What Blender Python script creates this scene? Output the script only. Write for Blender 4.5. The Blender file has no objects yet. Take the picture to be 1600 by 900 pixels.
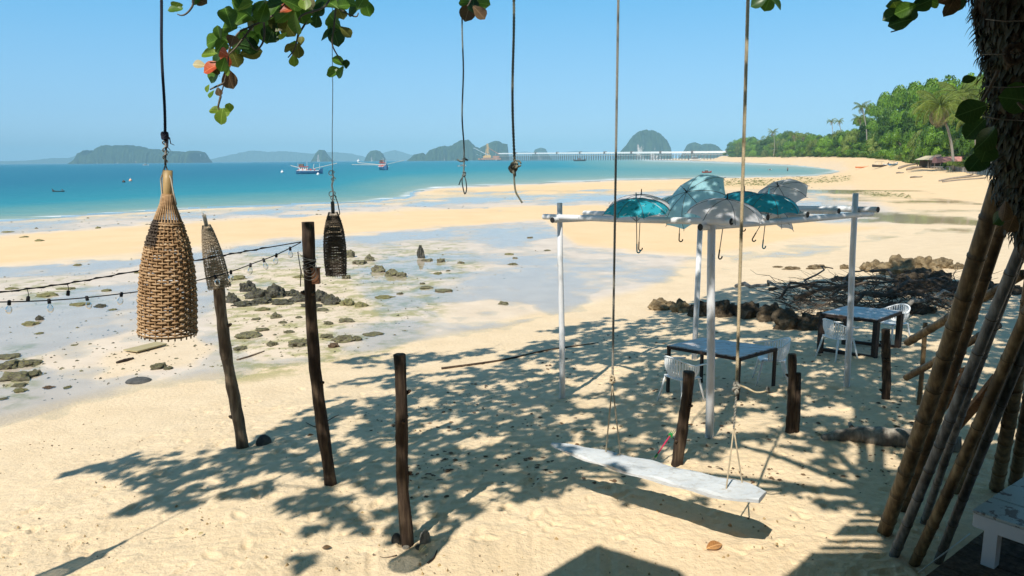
import bpy, math, random
import numpy as np
from mathutils import Vector, Matrix, Quaternion
random.seed(7); np.random.seed(7)
SC = bpy.context.scene
COL = SC.collection
# ------------------------------------------------------------------ camera
CAMZ = 3.7; FPX = 1156.0; PITCH = math.radians(9.86); ROLL = math.radians(0.50)
cd = bpy.data.cameras.new("camera"); cam = bpy.data.objects.new("camera", cd); COL.objects.link(cam)
cd.sensor_width = 36.0; cd.lens = FPX/1600*36.0; cd.clip_start = 0.05; cd.clip_end = 60000
F_ = Vector((0, math.cos(PITCH), -math.sin(PITCH)))
R0 = Vector((1, 0, 0)); U0 = R0.cross(F_)
# horizon rises to the right of the picture
R_ = (R0*math.cos(ROLL) - U0*math.sin(ROLL)); U_ = (U0*math.cos(ROLL) + R0*math.sin(ROLL))
mw = Matrix((( R_.x, U_.x, -F_.x, 0), (R_.y, U_.y, -F_.y, 0), (R_.z, U_.z, -F_.z, CAMZ), (0,0,0,1)))
cam.matrix_world = mw
SC.camera = cam
# ------------------------------------------------------------------ light
SUN_AZ = math.radians(208); SUN_EL = math.radians(50)
SUNV = Vector((math.sin(SUN_AZ)*math.cos(SUN_EL), math.cos(SUN_AZ)*math.cos(SUN_EL), math.sin(SUN_EL)))
W = bpy.data.worlds.new("World"); SC.world = W; W.use_nodes = True
wn = W.node_tree.nodes; wl = W.node_tree.links
for n in list(wn): wn.remove(n)
wo = wn.new("ShaderNodeOutputWorld"); wb = wn.new("ShaderNodeBackground"); sky = wn.new("ShaderNodeTexSky")
sky.sky_type = 'NISHITA'; sky.sun_disc = False; sky.sun_elevation = SUN_EL; sky.sun_rotation = SUN_AZ
sky.air_density = 1.0; sky.dust_density = 0.6; sky.ozone_density = 2.0; sky.altitude = 0
# humid tropical air: the clear sky model blended with an even blue that pales only a little at the horizon
tcs = wn.new("ShaderNodeTexCoord"); sxyz = wn.new("ShaderNodeSeparateXYZ"); wl.new(tcs.outputs['Generated'], sxyz.inputs[0])
rp = wn.new("ShaderNodeValToRGB"); wl.new(sxyz.outputs['Z'], rp.inputs[0]); e = rp.color_ramp.elements
while len(e) < 5: e.new(.5)
for k_, (p_, c_) in enumerate([(0, (.44,.70,.93)), (.06, (.27,.56,.86)), (.20, (.11,.44,.79)), (.42, (.075,.25,.47)), (1.0, (.045,.13,.26))]):
    e[k_].position = p_; e[k_].color = (*c_, 1)
gn = wn.new("ShaderNodeVectorMath"); gn.operation = 'SCALE'; gn.inputs['Scale'].default_value = 1/0.13; wl.new(rp.outputs[0], gn.inputs[0])
mxs = wn.new("ShaderNodeMix"); mxs.data_type = 'RGBA'; mxs.inputs[0].default_value = .85; wl.new(sky.outputs[0], mxs.inputs[6]); wl.new(gn.outputs[0], mxs.inputs[7])
wl.new(mxs.outputs[2], wb.inputs['Color'])
wb.inputs['Strength'].default_value = 0.13
wl.new(wb.outputs[0], wo.inputs['Surface'])
sd = bpy.data.lights.new("sun", 'SUN'); sd.energy = 5.0; sd.angle = math.radians(0.53); sd.color = (1.0, 0.945, 0.84)
so = bpy.data.objects.new("sun", sd); COL.objects.link(so); so.rotation_euler = SUNV.to_track_quat('Z', 'Y').to_euler(); so.location = (0,0,50)
SC.view_settings.view_transform = 'Standard'; SC.view_settings.look = 'None'; SC.view_settings.exposure = 0.26; SC.view_settings.gamma = 1.0
SC.render.engine = 'CYCLES'; SC.cycles.use_denoising = True; SC.cycles.max_bounces = 6; SC.cycles.transparent_max_bounces = 12
SC.cycles.caustics_reflective = False; SC.cycles.caustics_refractive = False; SC.cycles.volume_bounces = 0
# ------------------------------------------------------------------ numeric helpers
def hash2(ix, iy, s):
    h = (ix.astype(np.int64)*374761393 + iy.astype(np.int64)*668265263 + s*1442695041) & 0xffffffff
    h = ((h ^ (h >> 13))*1274126177) & 0xffffffff
    return ((h ^ (h >> 16)) & 0xffff)/65535.0
def vnoise(x, y, s=0):
    ix = np.floor(x); iy = np.floor(y); fx = x-ix; fy = y-iy
    fx = fx*fx*(3-2*fx); fy = fy*fy*(3-2*fy)
    a = hash2(ix,iy,s); b = hash2(ix+1,iy,s); c = hash2(ix,iy+1,s); d = hash2(ix+1,iy+1,s)
    return (a*(1-fx)+b*fx)*(1-fy) + (c*(1-fx)+d*fx)*fy
def fbm(x, y, o=4, s=0):
    r = 0; a = .5
    for k in range(o):
        r = r + a*(vnoise(x, y, s+k*17)-.5); x = x*2.03+5.3; y = y*2.03-3.1; a *= .5
    return r          # about -0.5..0.5
def sstep(a, b, x):
    t = np.clip((x-a)/(b-a), 0, 1); return t*t*(3-2*t)
def project(x, y, z):
    dx, dy, dz = x, y, z-CAMZ
    X = dx*R_.x+dy*R_.y+dz*R_.z; Y = dx*U_.x+dy*U_.y+dz*U_.z; D = dx*F_.x+dy*F_.y+dz*F_.z
    D = np.where(D < .05, .05, D)
    return 800+FPX*X/D, 450-FPX*Y/D
def polysd(px, py, poly, ys=1.0):
    """signed distance (positive inside) to a polygon, y stretched by ys"""
    P = np.array(poly, float)*[1, ys]; qx = px; qy = py*ys
    best = np.full(qx.shape, 1e18); ins = np.zeros(qx.shape, bool)
    n = len(P)
    for i in range(n):
        ax, ay = P[i]; bx, by = P[(i+1) % n]
        ex, ey = bx-ax, by-ay; L = ex*ex+ey*ey+1e-9
        t = np.clip(((qx-ax)*ex+(qy-ay)*ey)/L, 0, 1)
        best = np.minimum(best, (qx-ax-t*ex)**2+(qy-ay-t*ey)**2)
        if ay != by:
            c = ((ay > qy) != (by > qy)) & (qx < (bx-ax)*(qy-ay)/(by-ay)+ax); ins ^= c
    d = np.sqrt(best); return np.where(ins, d, -d)
def ray(px, py):
    d = F_ + R_*((px-800)/FPX) - U_*((py-450)/FPX); return d
def P(px, py, Y):
    d = ray(px, py); t = Y/d.y; return Vector((d.x*t, Y, CAMZ+d.z*t))
def atz(px, py, z):
    d = ray(px, py); t = (z-CAMZ)/d.z; return Vector((d.x*t, d.y*t, z))
# ------------------------------------------------------------------ terrain
ZF = -0.93; ZW = -0.955; ZSEA = -0.975
LINE = [(-500,800),(-200,715),(0,655),(200,612),(400,580),(600,552),(700,525),(800,502),(900,478),(1000,455),(1100,428),(1200,412),(1330,380),(1450,362),(1600,366),(1800,375)]
LW = [atz(a,b,ZF) for a,b in LINE]
LW = [Vector((-60,-10,0))]+LW+[Vector((90,30,0))]
LWa = np.array([(v.x,v.y) for v in LW])
SEA = [(-900,150),(-900,400),(-300,362),(0,345),(150,336),(300,327),(450,321),(560,316),(640,309),(655,300),(690,294),(800,289),(960,282),(1100,279),(1200,277.5),(1281,275.5),(1323,267),(1313,263),(1249,257),(1120,251.5),(1020,249),(1020,150)]
LX = [-99,1100,1140,1200,1249,1300,1340,1400,1450,1500,1600,1800,3000]
RB = [1350,1300,1250,850,560,400,320,230,180,150,125,100,80]
ZB = [4,4,4,3.6,3.3,3.1,2.9,1.9,.6,.1,.0,.0,0]
RT = [1300,1200,1075,640,448,290,210,140,110,90,70,60,50]
POOLS = [ # (weight, polygon)
 (1.0,[(-400,470),(-400,425),(0,414),(200,399),(400,380),(480,372),(600,366),(760,356),(850,350),(700,366),(560,378),(470,392),(380,404),(200,420),(0,440)]),
 (1.0,[(560,425),(600,400),(700,392),(850,398),(1000,412),(1075,425),(1040,440),(940,462),(860,480),(800,498),(720,502),(660,488),(600,480),(560,455)]),
 (0.9,[(0,470),(120,452),(250,440),(345,440),(350,470),(330,500),(250,528),(170,545),(120,600),(0,645),(-400,760),(-400,520)]),
 (1.0,[(1190,400),(1215,392),(1260,389),(1320,388),(1345,396),(1325,404),(1290,410),(1230,411)]),
 (0.9,[(520,505),(600,500),(700,505),(640,530),(560,548),(500,535)]),
 (0.7,[(560,350),(820,346),(860,360),(840,380),(700,384),(600,392),(560,385)]),
 (2.4,[(1270,330),(1340,332),(1420,334),(1500,340),(1600,348),(1800,356),(1800,372),(1600,362),(1500,356),(1400,348),(1330,343),(1270,338)]),
 (1.0,[(1225,292),(1300,289),(1335,294),(1330,300),(1280,305),(1228,304)]),
 (0.9,[(1180,316),(1260,314),(1340,322),(1380,330),(1270,332),(1180,330)]),
 (1.0,[(500,324),(620,312),(700,303),(860,303),(960,303),(1030,300),(1050,306),(980,311),(880,314),(700,319),(600,322)]),
 (0.8,[(-400,392),(-400,372),(0,347),(300,328),(560,318),(640,320),(480,330),(300,346),(0,366)]),
]
SANDS = [
 (1.5,[(-400,440),(-400,392),(0,367),(200,354),(350,344),(500,335),(700,325),(870,319),(1000,318),(1250,340),(1300,350),(1400,355),(1250,372),(1100,400),(900,385),(850,345),(700,356),(500,368),(400,376),(200,397),(0,413)]),
 (1.0,[(650,470),(760,455),(830,462),(850,480),(780,496),(690,498)]),
 (0.8,[(0,560),(100,520),(280,510),(330,530),(300,560),(140,580),(60,570)]),
 (0.45,[(340,440),(470,420),(560,440),(600,500),(560,540),(400,560),(340,520)]),
 (0.7,[(640,410),(720,404),(820,410),(760,424),(660,424)]),
]
WET = [(-900,420),(0,346),(560,318),(960,302),(1330,288),(1360,300),(1400,330),(1450,345),(1330,352),(1180,345),(1060,420),(1000,452),(800,500),(600,545),(400,572),(200,605),(0,650),(-900,900)]
BAR2 = [(650,300),(690,294),(800,290),(960,283),(1100,280),(1330,277),(1200,300),(1000,300),(960,303),(700,304)]
ALG = [(100,[(360,400),(480,375),(640,390),(700,430),(700,480),(600,560),(360,600),(330,500)]),(60,[(600,380),(720,375),(760,420),(700,440),(600,410)]),
 (25,[(1120,284),(1240,280),(1330,276),(1330,282),(1200,290),(1120,292)]),(25,[(1330,300),(1400,302),(1420,308),(1360,308)]),(60,[(0,440),(120,430),(170,470),(60,480)]),(50,[(0,540),(60,530),(60,620),(0,640)])]
def line_d(x, y):
    best = np.full(x.shape, 1e18)
    for i in range(len(LWa)-1):
        ax, ay = LWa[i]; bx, by = LWa[i+1]; ex, ey = bx-ax, by-ay; L = ex*ex+ey*ey
        t = np.clip(((x-ax)*ex+(y-ay)*ey)/L, 0, 1)
        best = np.minimum(best, (x-ax-t*ex)**2+(y-ay-t*ey)**2)
    d = np.sqrt(best)
    # landward test: y below the line (line is monotone in x)
    yl = np.interp(x, LWa[:,0], LWa[:,1])
    return np.where(y < yl, d, -d)
def fields(x, y, full=True):
    x = np.asarray(x, float); y = np.asarray(y, float)
    d = line_d(x, y) + 0.8*fbm(x*.35, y*.35, 3, 3)
    r = np.hypot(x, y)
    px, py = project(x, y, np.full(x.shape, ZF))
    px = np.where(y < .5, np.where(x > 0, 3000, -3000), px)
    py = np.where(y < .5, 2000, py)
    w = fbm(x*.22, y*.22, 4, 11); w2 = fbm(x*1.3, y*1.3, 3, 23)
    w3 = fbm(x*.7, y*.7, 3, 61); ex = (60*w+26*w3)*np.clip(20/np.maximum(r,5),.6,2); ey = (60*w+20*w3)*np.clip(20/np.maximum(r, 5), .06, 2)
    qx = px+ex; qy = py+ey
    m = np.full(x.shape, .15)
    for wt, pl in POOLS:
        m -= wt*.62*sstep(-10, 18, polysd(qx, qy, pl, 3.0))
    for wt, pl in SANDS:
        m += wt*sstep(-6, 16, polysd(qx, qy, pl, 3.0))
    m = np.clip(m, -1, 1.2)
    sea = polysd(px+ex*.3, py+np.clip(ey*.25,-3,3), SEA, 6.0)
    zt = ZF - .027 + .020*m + .048*w*(1-.3*np.abs(m)) + .034*w2*np.clip(30/np.maximum(r, 1), 0, 1)
    zt = zt - np.clip(sea+2, 0, 400)*.004
    near = .93*sstep(-.3, 11.5, d)
    rb = np.interp(px, LX, RB); zb = np.interp(px, LX, ZB); rt = np.interp(px, LX, RT)
    t = np.clip((r-rt)/(rb-rt), 0, 3); far = np.where((px > 1010), (zb-ZF)*np.where(t < 1, t*t*(2-t), 1) + np.clip((t-1)*1.5, 0, 3)*(t > 1), 0)*sstep(1112, 1128, px)
    far = np.where(y < 2, 0, far)
    z = zt + np.maximum(near, far)
    return z, d, m, sea, px, py, r, far
def H(x, y):
    return float(fields(np.array([x]), np.array([y]))[0][0])
def G(px, py):
    d = ray(px, py); t = (0-CAMZ)/d.z if d.z < -1e-4 else 50
    t = max(t*.08, 1.0); ts = t*np.exp(np.linspace(0, 5.3, 800))
    z = fields(d.x*ts, d.y*ts)[0]; rz = CAMZ+d.z*ts
    k = np.argmax(rz < z)
    if k == 0: k = len(ts)-1
    a, b = ts[k-1], ts[k]
    fa = rz[k-1]-z[k-1]; fb = rz[k]-z[k]; t = a+(b-a)*fa/(fa-fb+1e-12)
    ts = np.linspace(a, b, 40); z = fields(d.x*ts, d.y*ts)[0]; rz = CAMZ+d.z*ts
    k = int(np.argmax(rz < z)); t = ts[k] if k > 0 else t
    return Vector((d.x*t, d.y*t, CAMZ+d.z*t))
# ------------------------------------------------------------------ materials
def lin(c):
    if isinstance(c, str):
        c = tuple(int(c[i:i+2], 16)/255 for i in (0, 2, 4))
        c = tuple(v/12.92 if v <= .04045 else ((v+.055)/1.055)**2.4 for v in c)
    return (c[0], c[1], c[2], 1)
class NT:
    def __init__(s, name):
        s.m = bpy.data.materials.new(name); s.m.use_nodes = True; s.t = s.m.node_tree
        for n in list(s.t.nodes): s.t.nodes.remove(n)
        s.out = s.n('OutputMaterial')
    def n(s, ty, **kw):
        nd = s.t.nodes.new('ShaderNode'+ty)
        for k, v in kw.items():
            if k in nd.inputs: nd.inputs[k].default_value = v
            else: setattr(nd, k, v)
        return nd
    def l(s, a, b): s.t.links.new(a, b)
    def coord(s, scale=(1,1,1), kind='Object'):
        tc = s.n('TexCoord'); mp = s.n('Mapping'); mp.inputs['Scale'].default_value = scale; s.l(tc.outputs[kind], mp.inputs[0]); return mp.outputs[0]
    def noise(s, co, scale, detail=4, rough=.55, dist=0):
        nd = s.n('TexNoise'); nd.inputs['Scale'].default_value = scale; nd.inputs['Detail'].default_value = detail; nd.inputs['Roughness'].default_value = rough; nd.inputs['Distortion'].default_value = dist
        s.l(co, nd.inputs['Vector']); return nd.outputs['Fac']
    def ramp(s, f, stops, interp='LINEAR'):
        nd = s.n('ValToRGB'); nd.color_ramp.interpolation = interp; e = nd.color_ramp.elements
        while len(e) < len(stops): e.new(0.5)
        for k, (p, c) in enumerate(stops):
            e[k].position = p; e[k].color = lin(c) if not isinstance(c, (int, float)) else (c, c, c, 1)
        s.l(f, nd.inputs[0]); return nd.outputs[0]
    def mix(s, f, a, b, bt='MIX'):
        nd = s.n('Mix'); nd.data_type = 'RGBA'; nd.blend_type = bt
        if hasattr(f, 'links'): s.l(f, nd.inputs[0])
        else: nd.inputs[0].default_value = f
        for v, i in ((a, 6), (b, 7)):
            if hasattr(v, 'links'): s.l(v, nd.inputs[i])
            else: nd.inputs[i].default_value = lin(v)
        return nd.outputs[2]
    def math(s, op, a, b=0.0, clamp=False):
        nd = s.n('Math'); nd.operation = op; nd.use_clamp = clamp
        for v, i in ((a, 0), (b, 1)):
            if hasattr(v, 'links'): s.l(v, nd.inputs[i])
            else: nd.inputs[i].default_value = v
        return nd.outputs[0]
    def attr(s, name):
        nd = s.n('Attribute'); nd.attribute_name = name; return nd.outputs['Fac']
    def bump(s, h, strength=.3, dist=.01, normal=None):
        nd = s.n('Bump'); nd.inputs['Strength'].default_value = strength; nd.inputs['Distance'].default_value = dist; s.l(h, nd.inputs['Height'])
        if normal is not None: s.l(normal, nd.inputs['Normal'])
        return nd.outputs[0]
    def bsdf(s, color, rough=.6, metal=0, spec=.5, normal=None):
        nd = s.n('BsdfPrincipled')
        if hasattr(color, 'links'): s.l(color, nd.inputs['Base Color'])
        else: nd.inputs['Base Color'].default_value = lin(color)
        if hasattr(rough, 'links'): s.l(rough, nd.inputs['Roughness'])
        else: nd.inputs['Roughness'].default_value = rough
        nd.inputs['Metallic'].default_value = metal; nd.inputs['Specular IOR Level'].default_value = spec
        if normal is not None: s.l(normal, nd.inputs['Normal'])
        return nd
    def done(s, sh):
        s.l(sh.outputs[0] if hasattr(sh, 'outputs') else sh, s.out.inputs['Surface']); return s.m
_mc = {}
def simple(name, c1, c2=None, scale=8, rough=.6, metal=0, bump=.2, bdist=.005, stretch=(1,1,1), spec=.4, c3=None, detail=5):
    if name in _mc: return _mc[name]
    t = NT(name); co = t.coord(stretch); f = t.noise(co, scale, detail)
    if c2 is None: c2 = c1
    st = [(.3, c1), (.7, c2)] if c3 is None else [(.3, c1), (.52, c2), (.72, c3)]
    col = t.ramp(f, st); f2 = t.noise(co, scale*4.3, 3)
    m = t.done(t.bsdf(col, rough, metal, spec, t.bump(f2, bump, bdist))); _mc[name] = m; return m
# ------------------------------------------------------------------ mesh helpers
def tag(o, label=None, cat=None, group=None, kind=None):
    if label: o['label'] = label
    if cat: o['category'] = cat
    if group: o['group'] = group
    if kind: o['kind'] = kind
    return o
ORI = {}
def empty(name, label, cat, loc=(0,0,0), group=None):
    o = bpy.data.objects.new(name, None); COL.objects.link(o); o.location = loc; o.empty_display_size = .1
    ORI[o.name] = Vector(loc); return tag(o, label, cat, group)
def frame_of(d):
    d = d.normalized(); a = Vector((0,0,1)) if abs(d.z) < .95 else Vector((1,0,0))
    u = d.cross(a).normalized(); v = d.cross(u).normalized(); return u, v
class MB:
    def __init__(s): s.v = []; s.f = []
    def add(s, vs, fs):
        b = len(s.v); s.v += [tuple(v) for v in vs]; s.f += [tuple(b+i for i in f) for f in fs]; return s
    def box(s, c, size, R=None, taper=1.0):
        hx, hy, hz = size[0]/2, size[1]/2, size[2]/2; c = Vector(c)
        vs = []
        for z in (-hz, hz):
            k = taper if z > 0 else 1
            for x, y in ((-hx,-hy),(hx,-hy),(hx,hy),(-hx,hy)):
                p = Vector((x*k, y*k, z)); p = (R @ p) if R is not None else p; vs.append(c+p)
        return s.add(vs, [(3,2,1,0),(4,5,6,7),(0,1,5,4),(1,2,6,5),(2,3,7,6),(3,0,4,7)])
    def beam(s, a, b, w, h, up=Vector((0,0,1))):
        a, b = Vector(a), Vector(b); d = (b-a).normalized(); u = d.cross(up)
        if u.length < 1e-3: u = d.cross(Vector((1,0,0)))
        u.normalize(); n = u.cross(d).normalized(); vs = []
        for p in (a, b):
            for x, y in ((-1,-1),(1,-1),(1,1),(-1,1)): vs.append(p+u*(x*w/2)+n*(y*h/2))
        return s.add(vs, [(3,2,1,0),(4,5,6,7),(0,1,5,4),(1,2,6,5),(2,3,7,6),(3,0,4,7)])
    def tube(s, pts, rad, n=8, cap=True, flat=1.0, jit=0.0):
        pts = [Vector(p) for p in pts]; m = len(pts)
        if not hasattr(rad, '__len__'): rad = [rad]*m
        u = None; vs = []
        for i, p in enumerate(pts):
            d = (pts[min(i+1, m-1)]-pts[max(i-1, 0)])
            if d.length < 1e-9: d = Vector((0,0,1))
            d.normalize()
            if u is None: u, v = frame_of(d)
            else:
                u = (u-d*u.dot(d)).normalized(); v = d.cross(u).normalized()
            for k in range(n):
                a = 2*math.pi*k/n; r = rad[i]*(1+jit*random.uniform(-1, 1))
                vs.append(p+u*(math.cos(a)*r)+v*(math.sin(a)*r*flat))
        fs = [(i*n+k, i*n+(k+1) % n, (i+1)*n+(k+1) % n, (i+1)*n+k) for i in range(m-1) for k in range(n)]
        if cap: fs += [tuple(range(n))[::-1], tuple((m-1)*n+k for k in range(n))]
        return s.add(vs, fs)
    def lathe(s, prof, c=(0,0,0), n=16, cap=False):
        vs = [(c[0]+r*math.cos(2*math.pi*k/n), c[1]+r*math.sin(2*math.pi*k/n), c[2]+z) for r, z in prof for k in range(n)]
        m = len(prof); fs = [(i*n+k, i*n+(k+1) % n, (i+1)*n+(k+1) % n, (i+1)*n+k) for i in range(m-1) for k in range(n)]
        if cap: fs += [tuple(range(n))[::-1], tuple((m-1)*n+k for k in range(n))]
        return s.add(vs, fs)
    def prism(s, poly, t, axis_fn):
        n = len(poly); vs = [axis_fn(x, y, 0) for x, y in poly]+[axis_fn(x, y, t) for x, y in poly]
        fs = [tuple(range(n))[::-1], tuple(range(n, 2*n))]+[(i, (i+1) % n, n+(i+1) % n, n+i) for i in range(n)]
        return s.add(vs, fs)
    def mesh(s, name, mat, smooth=False, off=None):
        v = np.array(s.v, float)
        if off is not None: v = v-np.array(off)
        me = bpy.data.meshes.new(name); me.from_pydata([tuple(q) for q in v], [], s.f); me.update()
        if mat: me.materials.append(mat)
        if smooth: me.polygons.foreach_set('use_smooth', [True]*len(me.polygons))
        return me
    def build(s, name, mat, parent=None, smooth=False, loc=None, kind=None):
        """vertices are in world space; parent given -> made relative to its origin; loc -> own origin"""
        off = ORI.get(parent.name, Vector()) if parent is not None else (Vector(loc) if loc is not None else Vector())
        o = bpy.data.objects.new(name, s.mesh(name, mat, smooth, off)); COL.objects.link(o)
        if parent is not None: o.parent = parent; ORI[o.name] = off
        else: o.location = off; ORI[o.name] = off
        if kind: o['kind'] = kind
        return o
def inst(name, me, parent=None, M=None):
    o = bpy.data.objects.new(name, me); COL.objects.link(o)
    if parent is not None: o.parent = parent
    if M is not None: o.matrix_local = M
    return o
def kids(o): return [c for c in bpy.data.objects if c.parent == o]
def copy_tree(o, parent=None, km=None):
    if km is None:
        km = {}
        for c in bpy.data.objects:
            if c.parent: km.setdefault(c.parent.name, []).append(c)
    c = o.copy(); COL.objects.link(c); c.parent = parent
    for ch in km.get(o.name, []): copy_tree(ch, c, km)
    return c
def npmesh(name, verts, quads, mat, smooth=True, attrs=None):
    me = bpy.data.meshes.new(name); me.vertices.add(len(verts)); me.vertices.foreach_set('co', np.asarray(verts, np.float32).ravel())
    q = np.asarray(quads, np.int32); k = q.shape[1]; me.loops.add(q.size); me.loops.foreach_set('vertex_index', q.ravel())
    me.polygons.add(len(q)); me.polygons.foreach_set('loop_start', np.arange(0, q.size, k, dtype=np.int32)); me.polygons.foreach_set('loop_total', np.full(len(q), k, np.int32))
    me.update(calc_edges=True)
    if smooth: me.polygons.foreach_set('use_smooth', np.ones(len(q), bool))
    for an, av in (attrs or {}).items():
        a = me.attributes.new(an, 'FLOAT', 'POINT'); a.data.foreach_set('value', np.asarray(av, np.float32))
    if mat: me.materials.append(mat)
    return me
def gridq(nr, nc, wrap=False):
    i = np.arange(nr-1)[:, None]; j = np.arange(nc if wrap else nc-1)[None, :]; j2 = (j+1) % nc
    return np.stack([i*nc+j, i*nc+j2, (i+1)*nc+j2, (i+1)*nc+j], -1).reshape(-1, 4)
# ------------------------------------------------------------------ setting: sand
def sand_mat():
    t = NT('sand'); co = t.coord()
    wet = t.attr('wet'); gold = t.attr('gold'); alg = t.attr('algae'); shel = t.attr('shelf')
    n1 = t.noise(co, 1.3, 6); n2 = t.noise(co, 14, 5); n3 = t.noise(co, 160, 2); n4 = t.noise(co, .35, 4)
    dry = t.ramp(n1, [(.3, (.71,.54,.345)), (.7, (.79,.615,.41))])
    dry = t.mix(t.ramp(n2, [(.35, 0.0), (.75, .45)]), dry, (.52,.41,.26))
    gd = t.ramp(n4, [(.3, (.74,.50,.26)), (.7, (.79,.555,.31))])
    c = t.mix(gold, dry, gd)
    wc = t.ramp(n1, [(.3, (.58,.48,.38)), (.7, (.70,.585,.47))])
    c = t.mix(wet, c, wc)
    sp = t.ramp(n3, [(.58, 0.0), (.72, .5)]); c = t.mix(sp, c, (.30,.235,.16))
    an = t.noise(co, 1.5, 8, .7); am = t.math('MULTIPLY', t.ramp(an, [(.47, 0.0), (.58, 1.0)]), alg)
    c = t.mix(t.math('MULTIPLY', am, .85), c, (.33,.30,.12))
    rough = t.math('SUBTRACT', .95, t.math('MULTIPLY', wet, .45))
    h = t.math('ADD', t.math('MULTIPLY', n2, .8), t.math('MULTIPLY', t.noise(co, 45, 4), .35))
    nb = t.n('Bump'); nb.inputs['Distance'].default_value = .03; t.l(h, nb.inputs['Height'])
    t.l(t.math('MULTIPLY', t.math('SUBTRACT', 1.0, t.math('MULTIPLY', wet, .85)), .95), nb.inputs['Strength'])
    b = t.bsdf(c, rough, 0, .35, nb.outputs[0]); return t.done(b)
def build_ground():
    a1 = np.linspace(80, 34, 16, endpoint=False); a2 = np.linspace(34, .35, 600, endpoint=False)
    a3 = np.geomspace(.35, .016, 50)
    rr = 4.6/np.tan(np.radians(np.concatenate([a1, a2, a3])))
    rr[:16] = np.linspace(.4, rr[16]*.98, 16)
    ph = np.concatenate([np.arange(-180, -40, 5), np.arange(-40, 40.01, .115), np.arange(45, 180, 5)])
    R, A = np.meshgrid(rr, np.radians(ph), indexing='ij'); x = R*np.sin(A); y = R*np.cos(A)
    fx = x.ravel(); fy = y.ravel(); z, d, m, sea, px, py, r, far = fields(fx, fy)
    dry = sstep(1.5, 4.5, d)*sstep(45, 20, r)
    z = z + dry*(.075*fbm(fx*1.1, fy*1.1, 3, 41)+.05*np.abs(fbm(fx*3.1, fy*3.1, 3, 5))+.022*fbm(fx*9, fy*9, 3, 6))
    near = np.where((r < 22) & (r > 3) & (d > 1.8) & (fy > 2))[0]; nx = fx[near]; ny = fy[near]; dz = np.zeros(len(near))
    order = np.argsort(nx); sx = nx[order]
    rs = np.random.RandomState(5)
    def pit(cx, cy, th, L, Wd, dep):
        a, b = np.searchsorted(sx, [cx-.35, cx+.35]); ii = order[a:b]
        ux = (nx[ii]-cx)*math.cos(th)+(ny[ii]-cy)*math.sin(th); uy = -(nx[ii]-cx)*math.sin(th)+(ny[ii]-cy)*math.cos(th)
        q = (ux/L)**2+(uy/Wd)**2
        dz[ii] += -dep*np.exp(-q*1.5)+dep*.35*np.exp(-((np.sqrt(q)-1.35)/.35)**2)
    for k in range(5200):
        cx = rs.uniform(-6, 10); cy = rs.uniform(5.2, 19)
        if rs.rand() > .35+.65*(1 if (cx > -2.5) else .35): continue
        pit(cx, cy, rs.uniform(0, 3.14), rs.choice([.05,.07,.12])*rs.uniform(.8, 1.3), rs.choice([.035,.05])*rs.uniform(.8,1.3), rs.uniform(.003, .016))
    for k in range(420):
        cx = rs.uniform(-6, 9); cy = rs.uniform(5.4, 15); pit(cx, cy, rs.uniform(0, 3.14), .13*rs.uniform(.85,1.15), .055, rs.uniform(.018, .034))
    z[near] += dz
    # tide lines on the smooth slope
    z += .012*sstep(.5, 2.5, d)*sstep(6.5, 3, d)*fbm(d*2.2, fx*.25, 3, 77)
    wet = polysd(px+30*fbm(fx*.25, fy*.25, 3, 9), py+8*fbm(fx*.25, fy*.25, 3, 10), WET, 3.0)
    wet = sstep(-12, 25, wet)*np.clip(1-.9*np.clip(m-.1, 0, 1), 0, 1)
    wet = np.maximum(wet, sstep(-8, 2, sea)); wet = np.maximum(wet*(r > 4), .0)
    bar = np.zeros(len(fx))
    for pl in (SANDS[0][1], BAR2): bar = np.maximum(bar, sstep(-6, 14, polysd(px, py, pl, 3.0)))
    bar = np.maximum(bar, sstep(60, 100, r)*(px > 1050)*.8); bar *= .9
    al = np.zeros(len(fx))
    for w, pl in ALG: al = np.maximum(al, sstep(-w*.3, w*.3, polysd(px, py, pl, 2.0)))
    wet = np.where(bar > .5, wet*.35, wet)
    me = npmesh('sand_beach', np.stack([fx, fy, z], 1), gridq(len(rr), len(ph), True), sand_mat(), True, {'wet': wet, 'gold': bar, 'algae': al*(m < .8), 'shelf': m})
    o = inst('sand_beach', me); tag(o, kind='structure')
build_ground()
# ------------------------------------------------------------------ sea and tide pools
def sea_mat():
    t = NT('sea_water'); d = t.attr('depth'); co = t.coord((1, 1, 1))
    n0 = t.noise(t.coord((.010, .03, 1)), 1.0, 4)
    dd = t.math('ADD', d, t.math('MULTIPLY', t.math('SUBTRACT', n0, .5), .10))
    c = t.ramp(dd, [(.0, (.40,.37,.26)), (.05, (.30,.36,.27)), (.16, (.17,.31,.265)), (.34, (.085,.26,.25)), (.45, (.018,.22,.26)), (.7, (.008,.17,.225)), (1.0, (.005,.125,.195))])
    wv = t.noise(t.coord((.28, .8, 1)), 1.0, 6, .62); w2 = t.noise(t.coord((.03, .10, 1)), 1.0, 3)
    c = t.mix(t.ramp(wv, [(.45, 0.0), (.72, .45)]), c, (.03,.22,.27))
    fo = t.noise(t.coord((.06, .35, 1)), 1.0, 5, .6)
    band = t.ramp(d, [(.0, .0), (.01, .9), (.045, .9), (.07, .0)])
    foam = t.math('MULTIPLY', t.ramp(fo, [(.50, 0.0), (.56, 1.0)]), band)
    c = t.mix(foam, c, (.85,.87,.86))
    nrm = t.bump(t.math('ADD', wv, t.math('MULTIPLY', w2, 2.0)), .9, .5)
    b = t.bsdf(c, .35, 0, .22, nrm); b.inputs['IOR'].default_value = 1.33
    tr = t.n('BsdfTransparent'); mx = t.n('MixShader')
    t.l(t.ramp(d, [(.0, .25), (.03, 1.0)]), mx.inputs[0]); t.l(tr.outputs[0], mx.inputs[1]); t.l(b.outputs[0], mx.inputs[2])
    return t.done(mx)
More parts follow.
